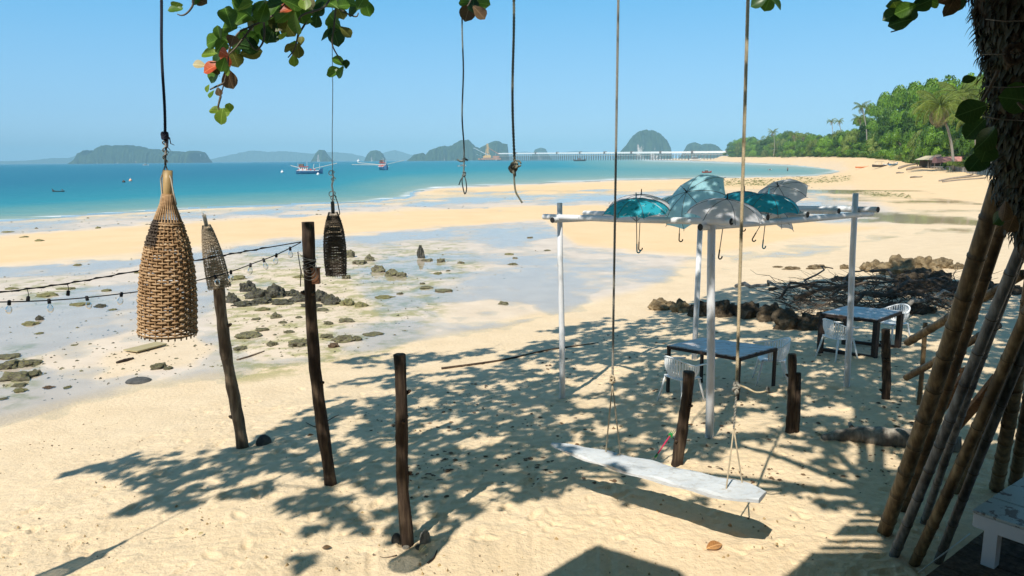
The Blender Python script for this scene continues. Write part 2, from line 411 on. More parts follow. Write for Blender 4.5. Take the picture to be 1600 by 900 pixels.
def build_sea():
    rr = np.concatenate([4.675/np.tan(np.radians(np.linspace(6.2, .3, 240, endpoint=False))), 4.675/np.tan(np.radians(np.geomspace(.3, .016, 40)))])
    ph = np.arange(-64, 64.01, .25)
    R, A = np.meshgrid(rr, np.radians(ph), indexing='ij'); x = (R*np.sin(A)).ravel(); y = (R*np.cos(A)).ravel()
    z, d, m, sea, px, py, r, far = fields(x, y)
    dep = np.clip(sea/330, 0, 1)
    q = gridq(len(rr), len(ph)); keep = (sea[q] > -18).any(1); q = q[keep]
    used = np.unique(q); mp = np.full(len(x), -1); mp[used] = np.arange(len(used))
    V = np.stack([x, y, np.full(len(x), ZSEA)], 1)[used]
    me = npmesh('sea', V, mp[q], sea_mat(), True, {'depth': dep[used]}); o = inst('sea', me); tag(o, kind='structure')
build_sea()
def pool_mat():
    t = NT('shallow_pool_water'); fr = t.n('Fresnel'); fr.inputs[0].default_value = 1.33
    nz = t.noise(t.coord((1.0, 2.0, 1)), 1.2, 3); nb = t.bump(nz, .05, .02)
    gl = t.n('BsdfGlossy'); gl.inputs['Roughness'].default_value = .06; gl.inputs['Color'].default_value = (1, 1, 1, 1); t.l(nb, gl.inputs['Normal'])
    tr = t.n('BsdfTransparent'); tr.inputs['Color'].default_value = (.93, .95, .96, 1)
    mx = t.n('MixShader'); t.l(t.math('MULTIPLY', fr.outputs[0], t.attr('film')), mx.inputs[0]); t.l(tr.outputs[0], mx.inputs[1]); t.l(gl.outputs[0], mx.inputs[2])
    return t.done(mx)
def build_pools():
    rr = 4.65/np.tan(np.radians(np.linspace(26, 2.3, 260))); ph = np.arange(-44, 44.01, .25)
    R, A = np.meshgrid(rr, np.radians(ph), indexing='ij'); x = (R*np.sin(A)).ravel(); y = (R*np.cos(A)).ravel()
    z, d, m, sea, px, py, r, far = fields(x, y); q = gridq(len(rr), len(ph)); keep = (z[q] < ZW+.01).any(1) & (sea[q] < 6).any(1); q = q[keep]
    used = np.unique(q); mp = np.full(len(x), -1); mp[used] = np.arange(len(used))
    V = np.stack([x, y, np.full(len(x), ZW)], 1)[used]
    o = inst('tide_pool', npmesh('tide_pool', V, mp[q], pool_mat(), True, {'film': sstep(0, .014, ZW-z[used])})); tag(o, kind='structure')
build_pools()
# ------------------------------------------------------------------ far islands
def island_mat(name, rock=True):
    t = NT(name); co = t.coord((1, 1, .35)); geo = t.n('NewGeometry'); sp = t.n('SeparateXYZ'); t.l(geo.outputs['Normal'], sp.inputs[0])
    n = t.noise(co, .018, 6, .65); n2 = t.noise(co, .06, 5)
    g = t.ramp(n2, [(.35, (.018,.035,.014)), (.7, (.05,.08,.03))]); rk = t.ramp(n2, [(.3, (.12,.11,.10)), (.50, (.30,.27,.24)), (.65, (.70,.62,.54))])
    f = t.math('ADD', t.math('MULTIPLY', n, 2.2), t.math('MULTIPLY', sp.outputs['Z'], 1.3))
    c = t.mix(t.ramp(t.math('MULTIPLY', f, .5), [(.56 if rock else .15, 0.0), (.61 if rock else .25, 1.0)]), rk, g)
    return t.done(t.bsdf(c, .95, 0, .1, t.bump(n2, 1.0, 8)))
IM1 = island_mat('limestone_and_jungle'); IM2 = island_mat('far_jungle_hills', False)
def island(label, pts, D, kind='limestone_island', cat='island', mat=IM1, seed=0, group=None, struct=False, depth=.45, na=1.0):
    pts = sorted(pts); x0, x1 = pts[0][0], pts[-1][0]; NX, NY = max(40, int((x1-x0)*1.3)), 18
    xs = np.linspace(x0, x1, NX); ys = np.interp(xs, [p[0] for p in pts], [p[1] for p in pts])
    base = P((x0+x1)/2, 250, D); top = np.array([P(a, b, D) for a, b in zip(xs, ys)])
    hh = np.maximum(top[:, 2]-ZSEA, 1.0); Lx = top[-1, 0]-top[0, 0]
    v = np.linspace(-1, 1, NY); V = []
    for j, vv in enumerate(v):
        prof = np.clip(1-abs(vv)**5, 0, 1)**.8
        yy = D+vv*Lx*depth*.5*(1+.0*xs)
        n = fbm(xs*.25+seed, np.full(NX, vv*5.+seed), 4, seed)
        z = hh*prof*(1+.35*n*(abs(vv) < .95)*(vv != 0)*na)
        z = np.where(j in (0, NY-1), -6, z)
        yo = 0.12*Lx*depth*fbm(xs*.35+9, np.full(NX, vv*3.), 3, seed+5)
        V.append(np.stack([top[:, 0], np.full(NX, 1.0)*yy+yo, ZSEA+np.minimum(z, hh*1.03)], 1))
    V = np.concatenate(V); V[:, 2] = np.where(V[:, 2] < -5, -8, V[:, 2])
    me = npmesh(kind, V-np.array([base.x, D, 0]), gridq(NY, NX), mat, False); o = inst(kind, me); o.location = (base.x, D, 0)
    tag(o, label, cat, group) if not struct else tag(o, kind='structure'); return o
island('long grey cliffed island with pale rock faces on the left horizon', [(128,255),(134,247),(140,237),(143,234),(148,241),(158,239),(163,229),(170,227.5),(190,228),(203,227.5),(215,230),(224,234),(235,233),(248,234),(258,236),(280,237),(295,240),(305,236),(311,238),(314,248),(317,255)], 5200, seed=1)
island('small upright limestone islet left of the hanging wire basket line', [(488,252),(494,241),(499,234.5),(506,235),(512,243),(519,251)], 5400, seed=2, depth=.8)
island('rounded dome islet with a pale cliff behind the smaller fishing boat', [(571,251),(575,241),(580,236.5),(586,235),(592,236),(598,241),(602,250)], 5300, seed=3, depth=.8)
island('twin humped dark island behind the yellow loading crane', [(640,250),(650,241),(660,239),(667,243),(672,235),(690,229),(705,228),(720,220.5),(732,219),(742,229),(750,232),(765,224),(778,220),(786,225),(793,226),(795,244),(796,250)], 4600, seed=4)
island('small low islet above the white conveyor bridge', [(828,248),(836,234),(845,231),(852,233),(858,243),(861,248)], 6500, seed=5, depth=.8)
island('tallest dome shaped island right of the left swing rope', [(962,249),(968,241),(975,232),(983,222),(990,213),(1000,206),(1008,204),(1018,205),(1030,211),(1040,219),(1044,228),(1045,248)], 4200, seed=6, depth=.7)
island('flat topped islet at the landward end of the conveyor bridge', [(1064,248),(1070,236),(1077,225),(1085,223),(1095,227),(1105,225),(1115,226),(1124,232),(1130,240),(1136,248)], 4400, seed=7, depth=.6)
for i, pts in enumerate([[(-60,256),(0,252),(50,251),(75,249),(95,247),(108,249),(122,246),(135,242),(160,243),(200,248)],
    [(300,254),(330,250),(345,248),(365,243),(395,236),(405,236),(420,239),(440,236.5),(470,239),(488,241),(520,238),(545,240),(570,246),(640,251)],
    [(560,250),(590,244),(604,238),(617,235),(628,238),(642,242),(680,246),(720,250)],
    [(780,250),(800,239),(820,237),(850,240),(880,238),(900,236),(925,238),(960,240),(1000,244),(1040,248)]]):
    island('', pts, 11500+400*i, 'far_hills', mat=IM2, seed=20+i, struct=True, depth=.3)
# ------------------------------------------------------------------ jetty and crane
M_white = simple('white_sheet_metal', (.78,.78,.77), (.70,.70,.69), .2, .5, bump=.1)
M_dkst = simple('dark_steel', (.10,.085,.075), (.18,.14,.11), .5, .7)
M_ylw = simple('yellow_crane_paint', (.62,.36,.12), (.70,.45,.18), .4, .6)
M_orng = simple('weathered_orange_steel', (.50,.22,.09), (.36,.20,.14), .3, .7)
M_conc = simple('grey_concrete', (.36,.34,.31), (.27,.26,.24), .5, .85, c3=(.42,.40,.36))
jet = empty('conveyor_jetty', 'long pier on dark piles carrying a white covered conveyor across the bay', 'jetty', P(955, 250, 2500))
ja, jb = P(778, 240.0, 2500), P(1137, 237.5, 1750)
def jl(t, dz=0): p = ja.lerp(jb, t); return Vector((p.x, p.y, p.z+dz))
for k in range(9):
    t0, t1 = k/9+.004, (k+1)/9-.004
    MB().beam(jl(t0), jl(t1), 6, 3.6+1.5*t0).build('conveyor_gallery', M_white, jet)
    MB().box(jl((k+1)/9, .5), (9, 7, 7)).build('transfer_house', M_dkst, jet)
b = MB().beam(jl(0, -8.5), jl(1, -6), 9, 1.6); b.build('pier_deck', M_conc, jet)
piles = MB(); trs = MB()
for k in range(96):
    t = k/95; p = jl(t)
    dz = 8.5-2.5*t
    for s in (-3.2, 3.2): piles.tube([(p.x+s*.3, p.y+s, p.z-dz), (p.x+s*.3, p.y+s, -6)], .75, 5)
    trs.tube([(p.x, p.y, p.z-1.5), (p.x, p.y, p.z-dz+.7)], .42, 4)
piles.build('pile', M_dkst, jet, kind='stuff'); trs.build('gallery_support', M_dkst, jet, kind='stuff')
cr = empty('ship_loading_crane', 'yellow ship loading crane with sloping boom on an orange platform at the pier head', 'crane', P(768, 251, 2500))
c0 = P(768, 251, 2490)
def cp(px, py, dy=0): v = P(px, py, 2490); v.y += dy; return v
MB().box(cp(765, 248.3), (76, 22, 4.5)).build('platform', M_orng, cr)
q = MB()
for px in np.linspace(749, 781, 9): q.tube([cp(px, 248.8), cp(px, 252.5)], .9, 5)
q.build('platform_leg', M_dkst, cr)
MB().box(cp(761, 244.5), (26, 12, 8)).build('machinery_house', M_ylw, cr); MB().box(cp(775, 245), (22, 12, 6)).build('control_cabin', M_orng, cr)
t = MB()
for a, b_ in (((758,247),(760.5,224.5)),((765,247),(762.5,224.5)),((759,236),(764,230)),((758.5,240),(763,234)),((764.4,240),(760,234))): t.tube([cp(*a), cp(*b_)], 1.0, 5)
t.tube([cp(761.7, 247), cp(761.7, 224.3)], 1.6, 6); t.build('tower', M_ylw, cr)
MB().tube([cp(764, 243), cp(741, 231.5, -30)], 1.5, 5).build('boom', M_white, cr); MB().tube([cp(755, 245), cp(746, 241.5, -30)], 1.2, 5).build('lower_boom', M_white, cr)
MB().tube([cp(763, 231), cp(779, 240.5)], 1.2, 5).build('feed_conveyor', M_orng, cr)
MB().tube([cp(761.5, 225.5), cp(750, 236, -20)], .4, 4).build('stay_cable', M_dkst, cr)
# ------------------------------------------------------------------ boats
M_hull = simple('blue_hull_paint', (.05,.14,.28), (.08,.22,.36), .8, .5); M_hullw = simple('white_boat_paint', (.75,.76,.76), (.68,.68,.66), .8, .4)
M_red = simple('red_boat_paint', (.62,.07,.05), (.48,.07,.05), .8, .5); M_dkw = simple('dark_boat_wood', (.045,.04,.04), (.09,.065,.05), 1.5, .7)
M_pole = simple('pale_outrigger_pole', (.66,.64,.58), (.52,.48,.42), 1, .6); M_orange = simple('orange_plastic', (.78,.22,.05), (.66,.18,.05), 1, .5)
def hull(L, B, Hh, sheer=.35, n=14, bowup=.8):
    """open boat hull along +x, bow at +x, z=0 waterline"""
    m = MB(); vs = []; K = 7
    for i in range(n):
        t = i/(n-1); w = B/2*(math.sin(math.pi*min(1, .18+t*.82)**.9)**.55 if t < .999 else .02)
        w = B/2*max(.03, (1-max(0, (t-.55)/.45)**2.2))*(.75+.25*min(1, t*4))
        zt = Hh*(1+sheer*(abs(2*t-1)**2.5)+bowup*max(0, (t-.75)/.25)**2)
        x = -L/2+L*t
        for k in range(K):
            a = math.pi*k/(K-1); y = -math.cos(a); z = -math.sin(a)**.6
            vs.append((x, y*w, zt+(z)*(zt+.25*Hh)))
    m.add(vs, [(i*K+k, i*K+k+1, (i+1)*K+k+1, (i+1)*K+k) for i in range(n-1) for k in range(K-1)])
    m.add([vs[k] for k in range(K)], [tuple(range(K))])
    dk = [( -L/2+L*i/(n-1), s*vs[i*K][1]*-1*.94, vs[i*K][2]-.12*Hh) for i in range(n) for s in (-1, 1)]
    m.add(dk, [(2*i, 2*i+1, 2*i+3, 2*i+2) for i in range(n-1)])
    return m
def place(root, loc, rz, s=1.0): root.location = loc; root.rotation_euler = (0, 0, rz); root.scale = (s, s, s)
def L0(name, label, cat, group=None): return empty(name, label, cat, (0,0,0), group)
def fishing_boat(label, px, py, wpx, rz, booms, red):
    p = atz(px, py, ZSEA); L = 14.0; D = p.y; s = (wpx/FPX*D)/L
    r = L0('fishing_boat', label, 'boat')
    hull(14, 3.8, 1.5, .4).build('hull', M_hull, r, True)
    MB().beam((-6.6, 1.75, 1.75), (5.2, 1.5, 1.75), .1, .3).beam((-6.6, -1.75, 1.75), (5.2, -1.5, 1.75), .1, .3).build('gunwale', M_hullw, r)
    cab = MB().box((-3.0, 0, 2.7), (4.4, 2.6, 2.0)).build('cabin', M_hullw, r)
    w = MB()
    for k in range(4): w.box((-4.5+k*1.0, -1.32, 3.0), (.6, .05, .7))
    w.build('cabin_window', M_dkst, cab)
    MB().box((-3.0, 0, 3.85), (5.2, 3.2, .22)).build('cabin_roof', red, r)
    MB().box((-4.2, 0, 4.6), (2.4, 2.2, 1.3)).build('roof_net_pile', M_dkst, r)
    MB().box((.6, 0, 2.5), (2.0, 2.4, .18)).tube([(-.2, 1, 1.5), (-.2, 1, 2.5)], .08, 5).tube([(1.5, -1, 1.5), (1.5, -1, 2.5)], .08, 5).build('awning', red, r)
    q = MB()
    for k in range(5): q.lathe([(.35, 0), (.42, .4), (.35, .8)], (-5.5+k*2.1, -1.3, 1.6), 8, True)
    q.build('barrel', red, r, True)
    MB().tube([(-1.2, 0, 2), (-1.2, 0, 6.4)], .1, 5).tube([(5.2, 0, 2), (5.4, 0, 5.4)], .1, 5).tube([(-5.9, 0, 2), (-6, 0, 5.8)], .08, 5).build('mast', M_hullw, r)
    MB().tube([(-1.2, 0, 6.3), (5.4, 0, 5.2)], .04, 4).tube([(-1.2, 0, 6.3), (-6, 0, 5.6)], .04, 4).build('rigging_line', M_dkst, r)
    for (x, ax, ay, az) in booms: MB().tube([(x, 0, 2.6), (x+ax, ay, az)], .16, 5).build('outrigger_boom', M_pole, r)
    place(r, (p.x, p.y, ZSEA), rz, s); return r
fishing_boat('blue hulled fishing boat with crowded red deckhouse and long outrigger pole', 484, 271.5, 40, math.radians(6), [(2, 14, -10, 5.5), (2, -2, 16, 5), (-3, -9, 12, 4.4)], M_red)
fishing_boat('smaller fishing boat seen bow on with pale booms spread both ways', 600, 265.5, 40, math.radians(-68), [(0, -6, -13, 4), (0, -7, 13, 5), (1, -2, -17, 3)], M_red)
def longtail(label, px, py, wpx, rz):
    p = atz(px, py, ZSEA); r = L0('longtail_boat', label, 'boat'); s = (wpx/FPX*p.y)/9
    hull(9, 1.7, .55, .5, bowup=2.6).build('hull', M_dkw, r, True)
    MB().tube([(4.3, 0, 1.2), (4.7, 0, 2.4)], .12, 6).build('bow_post', M_dkw, r)
    MB().box((-3.2, 0, 1.35), (.9, .5, .6)).build('engine', M_dkst, r); MB().tube([(-3.4, 0, 1.3), (-6.2, .4, .1)], .05, 5).build('propeller_shaft', M_dkst, r)
    for x in (-1.5, .5, 2): MB().box((x, 0, .75), (.3, 1.4, .06)).build('thwart', M_dkw, r)
    place(r, (p.x, p.y, ZSEA), rz, s); return r
longtail('dark wooden longtail boat moored alone on the far left', 91, 299.5, 19, math.radians(176))
def motor_boat(label, px, py, wpx, rz, hm, top):
    p = atz(px, py, ZSEA); r = L0('motor_boat', label, 'boat'); s = (wpx/FPX*p.y)/7
    hull(7, 2.3, .8, .15).build('hull', hm, r, True)
    MB().box((-.3, 0, 1.3), (2.2, 1.6, .9), taper=.8).build('windscreen', M_dkst, r); MB().box((-.4, 0, 2.1), (2.8, 1.9, .1)).build('canopy', top, r)
    MB().tube([(-1.4,.8,.8),(-1.4,.8,2.1)],.04,4).tube([(-1.4,-.8,.8),(-1.4,-.8,2.1)],.04,4).build('canopy_post', M_dkst, r)
    MB().box((-3.6, 0, .8), (.5, .5, 1.0)).build('outboard_motor', M_dkst, r)
    place(r, (p.x, p.y, ZSEA), rz, s); return r
motor_boat('white speedboat seen behind the knotted wire loop', 722, 260.5, 13, math.radians(15), M_hullw, M_hullw)
motor_boat('white motor yacht near the landward end of the pier', 1086, 250.8, 19, math.radians(4), M_hullw, M_hullw)
motor_boat('small red and white boat close to the shallows left of the right swing rope', 1104.5, 270, 15, math.radians(8), M_red, M_hullw)
motor_boat('low dark boat under the conveyor bridge', 906, 251.8, 18, math.radians(2), M_dkw, M_dkw)
motor_boat('tiny pale skiff in front of the long cliffed island', 228, 258.5, 9, 0, M_hullw, M_hullw)
motor_boat('small white dinghy in the bay right of the right swing rope', 1203, 266, 8, .4, M_hullw, M_hullw)
M_buoy = simple('white_buoy', (.8,.8,.8)); M_obuoy = simple('pale_orange_buoy', (.8,.45,.3))
for i, (px, py, m, lb) in enumerate([(204, 283, M_obuoy, 'pale orange buoy beside a low dark float, left of the big basket'), (193.5, 285, M_dkw, 'low dark float beside the pale orange buoy'), (441, 270, M_hullw, 'mooring buoy just left of the big fishing boat'), (497, 273.5, M_hullw, 'mooring buoy right under the big fishing boat'), (560, 253, M_hullw, 'distant buoy between the two fishing boats')]):
    p = atz(px, py, ZSEA); s = p.y/400
    r = empty('mooring_buoy', lb, 'buoy', (p.x, p.y, ZSEA))
    MB().lathe([(.01,-.3),(.5,-.15),(.7,.25),(.6,.6),(.3,.85),(.12,.9),(.1,1.3),(.01,1.32)], (p.x,p.y,ZSEA), 10).build('float', m, r, True); r.scale = (s*1.2, s*1.2, s*1.2)
# bather standing in the bay
def skin_person(loc, rz):
    me = bpy.data.meshes.new('person'); vs = [(0,0,.92),(0,0,1.18),(0,0,1.42),(0,0,1.53),(0,.01,1.66),(-.19,0,1.40),(-.33,.05,1.14),(-.30,-.06,.92),(-.29,-.10,.84),(.19,0,1.40),(.31,.04,1.14),(.36,-.08,.93),(.37,-.12,.85),(-.10,0,.86),(-.12,-.02,.48),(-.13,.02,.08),(-.13,-.12,.03),(.10,0,.86),(.12,-.02,.48),(.13,.02,.08),(.13,-.12,.03)]
    es = [(0,1),(1,2),(2,3),(3,4),(2,5),(5,6),(6,7),(7,8),(2,9),(9,10),(10,11),(11,12),(0,13),(13,14),(14,15),(15,16),(0,17),(17,18),(18,19),(19,20)]
    rd = [.14,.13,.14,.055,.10,.055,.04,.03,.035,.055,.04,.03,.035,.09,.06,.04,.04,.09,.06,.04,.04]
    me.from_pydata(vs, es, []); me.update(); o = bpy.data.objects.new('person', me); COL.objects.link(o)
    md = o.modifiers.new('s', 'SKIN'); o.modifiers.new('u', 'SUBSURF').levels = 1
    sl = me.skin_vertices[0].data if me.skin_vertices else None
    if sl is None:
        me.attributes; bpy.context.view_layer.objects.active = o
    if sl:
        for i, r in enumerate(rd): sl[i].radius = (r, r)
        sl[0].use_root = True
    dg = bpy.context.evaluated_depsgraph_get(); ev = o.evaluated_get(dg); m2 = bpy.data.meshes.new_from_object(ev); o.modifiers.clear(); o.data = m2
    m2.materials.append(simple('brown_skin', (.20,.11,.07), (.26,.15,.10), 6, .6)); o.location = loc; o.rotation_euler = (0, 0, rz); ORI[o.name] = Vector((0,0,0)); return o
pp = atz(1230.5, 269, ZSEA-.35); pr = skin_person((pp.x, pp.y, ZSEA-.45), .5)
tag(pr, 'person in dark shorts standing knee deep in the bay water', 'person')
sh = MB().lathe([(.155,.98),(.17,.86),(.18,.78)], (0,0,0), 12).tube([(-.10,0,.86),(-.12,-.01,.56)], [.115,.10], 8).tube([(.10,0,.86),(.12,-.01,.56)], [.115,.10], 8)
sho = bpy.data.objects.new('shorts', sh.mesh('shorts', simple('dark_cloth', (.03,.03,.05)), True)); COL.objects.link(sho); sho.parent = pr
hr = bpy.data.objects.new('hair', MB().lathe([(.01,1.80),(.07,1.78),(.115,1.70),(.11,1.64)], (0,.02,0), 10).mesh('hair', simple('black_hair', (.01,.01,.01)), True)); COL.objects.link(hr); hr.parent = pr
# ------------------------------------------------------------------ headland forest
def leafmat(name, c1, c2, c3, tr=.16, rough=.5, vein=False):
    t = NT(name); co = t.coord(); oi = t.n('ObjectInfo'); n = t.noise(co, .9, 3); n2 = t.noise(co, 9, 2)
    f = t.math('ADD', t.math('MULTIPLY', n, .65), t.math('MULTIPLY', n2, .35))
    c = t.ramp(f, [(.36, c1), (.5, c2), (.64, c3)])
    c = t.mix(t.math('MULTIPLY', oi.outputs['Random'], .6), c, tuple(v*.45 for v in c2))
    if vein:
        sp = t.n('SeparateXYZ'); t.l(co, sp.inputs[0]); ay = t.math('ABSOLUTE', sp.outputs['Y']); mid = t.ramp(ay, [(.0, 1.0), (.022, .0)])
        wv = t.math('FRACT', t.math('MULTIPLY', t.math('SUBTRACT', sp.outputs['X'], t.math('MULTIPLY', ay, .7)), 8)); sv = t.ramp(wv, [(.0, .45), (.12, .0)])
        c = t.mix(t.math('MAXIMUM', mid, sv), c, tuple(min(1, v*1.5+.03) for v in c3))
    b = t.bsdf(c, rough, 0, .35); tl = t.n('BsdfTranslucent'); t.l(t.mix(.3, c, (c3[0]*1.5, c3[1]*1.5, c3[2])), tl.inputs['Color'])
    mx = t.n('MixShader'); mx.inputs[0].default_value = tr; t.l(b.outputs[0], mx.inputs[1]); t.l(tl.outputs[0], mx.inputs[2]); return t.done(mx)
LM = [leafmat('bright_green_leaves', (.07,.16,.014), (.16,.31,.024), (.27,.43,.04)), leafmat('dark_green_leaves', (.04,.10,.014), (.085,.18,.022), (.15,.27,.035)), leafmat('olive_leaves', (.11,.16,.03), (.19,.26,.05), (.29,.36,.08))]
M_bark = simple('grey_brown_bark', (.10,.08,.06), (.19,.16,.12), 3, .9, bump=.8, bdist=.03)
def crown_mesh(name, seed, R, Hh, nclump, nleaf, ls, mat):
    rs = np.random.RandomState(seed); cl = []
    for k in range(nclump):
        u = rs.normal(size=3); u /= np.linalg.norm(u)
        rr = rs.uniform(.6, 1.0)**.6; cl.append((np.sign(u)*np.abs(u)**.8*[R*.85, R*.85, Hh*.42]*rr+[0, 0, Hh*.5], rs.uniform(.20, .40)*R))
    V = []; 
    for c, cr in cl:
        n = int(nleaf/nclump); cr = cr*1.0; d = rs.normal(size=(n, 3)); d /= np.linalg.norm(d, axis=1)[:, None]; d[:, 2] = np.abs(d[:, 2])*1.2-.45
        p = c+d*cr*rs.uniform(.75, 1.05, (n, 1))*[1, 1, .7]
        nrm = d+rs.normal(size=(n, 3))*.24; nrm /= np.linalg.norm(nrm, axis=1)[:, None]
        a = np.cross(nrm, rs.normal(size=(n, 3))); a /= np.linalg.norm(a, axis=1)[:, None]; b = np.cross(nrm, a)
        s = (ls*rs.uniform(.6, 1.3, (n, 1)))
        bend = nrm*s*.25
        V.append(np.stack([p-a*s, p-b*s*.45+bend, p+a*s, p+b*s*.45+bend], 1))
    V = np.concatenate(V).reshape(-1, 3); return npmesh(name, V, np.arange(len(V)).reshape(-1, 4), mat, False)
crownP = []
for k in range(6): crownP.append(crown_mesh('crown', 30+k, 1.0, 1.25, 26+8*(k % 2), 7600, .042, LM[(0, 1, 0, 2, 1, 0)[k]]))
def trunk_mesh(seed):
    rs = random.Random(seed); m = MB(); m.tube([(0,0,-.15),(.03,0,.15),(0,.04,.4),(.05,0,.8)], [.06,.045,.035,.02], 7)
    for k in range(5):
        a = rs.uniform(0, 6.28); z = rs.uniform(.25, .55); m.tube([(.02,0,z),(math.cos(a)*.3,math.sin(a)*.3,z+.28),(math.cos(a)*.6,math.sin(a)*.6,z+.42)], [.028,.018,.008], 5)
    return m.mesh('trunk', M_bark, True)
trunkP = [trunk_mesh(k) for k in range(3)]
NTREE = [0]
def broad_tree(px, D, topy, wpx, k, label, group=None, basez=None):
    p = P(px, 246, D); z, = [H(p.x, D)]; top = P(px, topy, D).z; hgt = max(top-z, 3); R = max(wpx/2/FPX*D, hgt*.30)
    r = empty('broadleaf_tree', label, 'tree', (p.x, D, z-.2), group)
    tr = inst('trunk', trunkP[k % 3], r); tr.scale = (R*.9, R*.9, hgt*.62)
    c = inst('crown', crownP[k % 6], r); c.scale = (R*1.15, R*1.15, hgt*.78); c.location = (0, 0, hgt*.12); c.rotation_euler = (0, 0, k*1.7)
    if basez is not None: c.location.z = basez*hgt
    return r
# (px, distance factor to back line, top y, width px)
def Dline(px): return float(np.interp(px, LX, RB))
SKYL = [(1135,236),(1140,222),(1150,212),(1165,208),(1185,210),(1200,206),(1215,202),(1240,203),(1260,205),(1290,203),(1320,198),(1335,190),(1345,186),(1355,172),(1370,165),(1380,150),(1395,142),(1410,133),(1430,126),(1450,122),(1470,118),(1500,112),(1520,108),(1560,104),(1640,100)]
def skyl(px): return float(np.interp(px, [a for a, b in SKYL], [b for a, b in SKYL]))
rt_ = random.Random(4)
gl_far = 'tree in the far line of round green crowns along the end of the beach'
gl_mid = 'dense broad tree in the green wood behind the bright far beach'
gl_near = 'tall bright green broadleaf tree towering over the right end of the beach'
k = 0
for px in np.arange(1142, 1340, 9.5):
    k += 1; broad_tree(px+rt_.uniform(-2, 2), Dline(px)*1.04, skyl(px)+rt_.uniform(7, 20), rt_.uniform(20, 30), k, 'round green tree in the front row of the far beach end', 'far front row trees', -.05)
    broad_tree(px+5, Dline(px)*1.13, skyl(px)+rt_.uniform(0, 6), rt_.uniform(20, 30), k+3, 'taller green tree in the back row of the far beach end', 'far back row trees', .0)
for px in np.arange(1325, 1640, 11):
    k += 1; broad_tree(px+rt_.uniform(-3, 3), Dline(px)*1.10, 246-(246-skyl(px))*rt_.uniform(.30, .5), rt_.uniform(34, 52), k, 'low dense tree at the sand edge before the tall wood', 'trees at the sand edge', -.12)
    broad_tree(px+rt_.uniform(-3, 3), Dline(px)*1.22, 246-(246-skyl(px))*rt_.uniform(.62, .82), rt_.uniform(44, 60), (k*2) % 6, 'middle height tree inside the green wood on the right', 'middle height trees of the wood', -.02)
for px, w in ((1350, 34), (1375, 40), (1400, 46), (1425, 52), (1452, 55), (1480, 50), (1505, 50), (1530, 60), (1560, 60), (1590, 70), (1625, 70)):
    k += 1; broad_tree(px, Dline(px)*1.36, skyl(px), w, 0 if px < 1500 else 2, gl_near, 'tallest trees of the wood', .08)
# coconut palms
M_palm = leafmat('palm_leaflets', (.13,.19,.025), (.22,.29,.045), (.35,.38,.08), .3); M_palmd = leafmat('dry_palm_leaflets', (.28,.22,.12), (.38,.31,.18), (.46,.40,.26), .2); M_palmtr = simple('pale_palm_bark', (.33,.30,.25), (.22,.20,.17), 6, .9, stretch=(1,1,6), bump=.5)
def frond_mesh(L, droop, mat, seed, nl=46, wl=.016):
    rs = random.Random(seed); m = MB(); pts = []
    for i in range(13):
        t = i/12; a = math.radians(50)-droop*t; 
        pts.append(Vector((0,0,0)) if i == 0 else pts[-1]+Vector((math.cos(a), 0, math.sin(a)))*(L/12))
    m.tube(pts, [.035*(1-t/14) for t in range(13)], 4)
    for i in range(nl):
        t = .12+.88*i/nl; f = t*12; j = min(int(f), 11); p = pts[j].lerp(pts[j+1], f-j); d = (pts[j+1]-pts[j]).normalized(); ll = L*.27*math.sin(math.pi*min(1, t*.85+.12))**.7
        for s in (-1, 1):
            o = (Vector((0, s, 0))*.75+d*.55+Vector((0, 0, -.45-rs.uniform(0, .35)))).normalized()
            w = d*wl*L*.16; q = p+o*ll*.5+Vector((0,0,-.02)); e = p+o*ll+Vector((0, 0, -ll*.28))
            m.add([p-w, p+w, q+w*1.2, e, q-w*1.2], [(0, 1, 2, 3, 4)])
    return m.mesh('frond', mat)
frP = [frond_mesh(1, d, M_palm, i) for i, d in enumerate((1.1, 1.7, 2.3))]; frD = [frond_mesh(1, 2.7, M_palmd, 9), frond_mesh(1, 3.1, M_palmd, 10)]
def palm(px, D, cy, basepx, cr_px, label, group=None, n=18, ndry=5, seed=0, bz=None):
    c = P(px, cy, D); b0 = P(basepx, 246, D); bzz = H(b0.x, D) if bz is None else bz; r = empty('coconut_palm', label, 'palm tree', (b0.x, D, bzz), group)
    R = cr_px/FPX*D; hgt = c.z-bzz; pts = [Vector((b0.x, D, bzz-.3)).lerp(c, t)+Vector((-.06*hgt*math.sin(math.pi*t)*(1 if c.x < b0.x else -1)*-1, 0, 0)) for t in np.linspace(0, 1, 10)]
    MB().tube(pts, [.30-.012*i for i in range(10)], 8).build('trunk', M_palmtr, r, True)
    rs = random.Random(seed)
    for i in range(n+ndry):
        dry = i >= n; me = frD[i % 2] if dry else frP[min(2, int(i/n*3))]
        f = inst('frond', me, r); s = R*rs.uniform(.9, 1.15)*(.8 if dry else 1); f.scale = (s, s, s); f.location = c-Vector((b0.x, D, bzz))
        el = (.45-.95*i/n) if not dry else -.95
        f.rotation_euler = (rs.uniform(-.15, .15), -el*.9, i*2.39996+rs.uniform(-.2, .2))
    m = MB()
    for i in range(7): m.lathe([(.01,-.18),(.15,-.1),(.17,.02),(.12,.14),(.01,.18)], c+Vector((rs.uniform(-.4,.4), rs.uniform(-.4,.4), -.5+rs.uniform(-.2,.1))), 7)
    m.build('coconut', simple('green_coconut', (.20,.22,.05), (.30,.22,.08)), r, True)
    return r
palm(1469, 150, 168, 1492, 46, 'big leaning coconut palm with hanging dry fronds above the sea wall', None, 26, 9, 3)
palm(1500, 158, 150, 1516, 44, 'coconut palm half hidden by the dark vine covered trunk', None, 22, 5, 4)
palm(1520, 140, 186, 1523, 38, 'low shaggy coconut palm just left of the dark trunk', None, 20, 9, 5)
palm(1347, 330, 168, 1352, 16, 'slim coconut palm rising over the slope where the tall wood begins', None, 14, 3, 6)
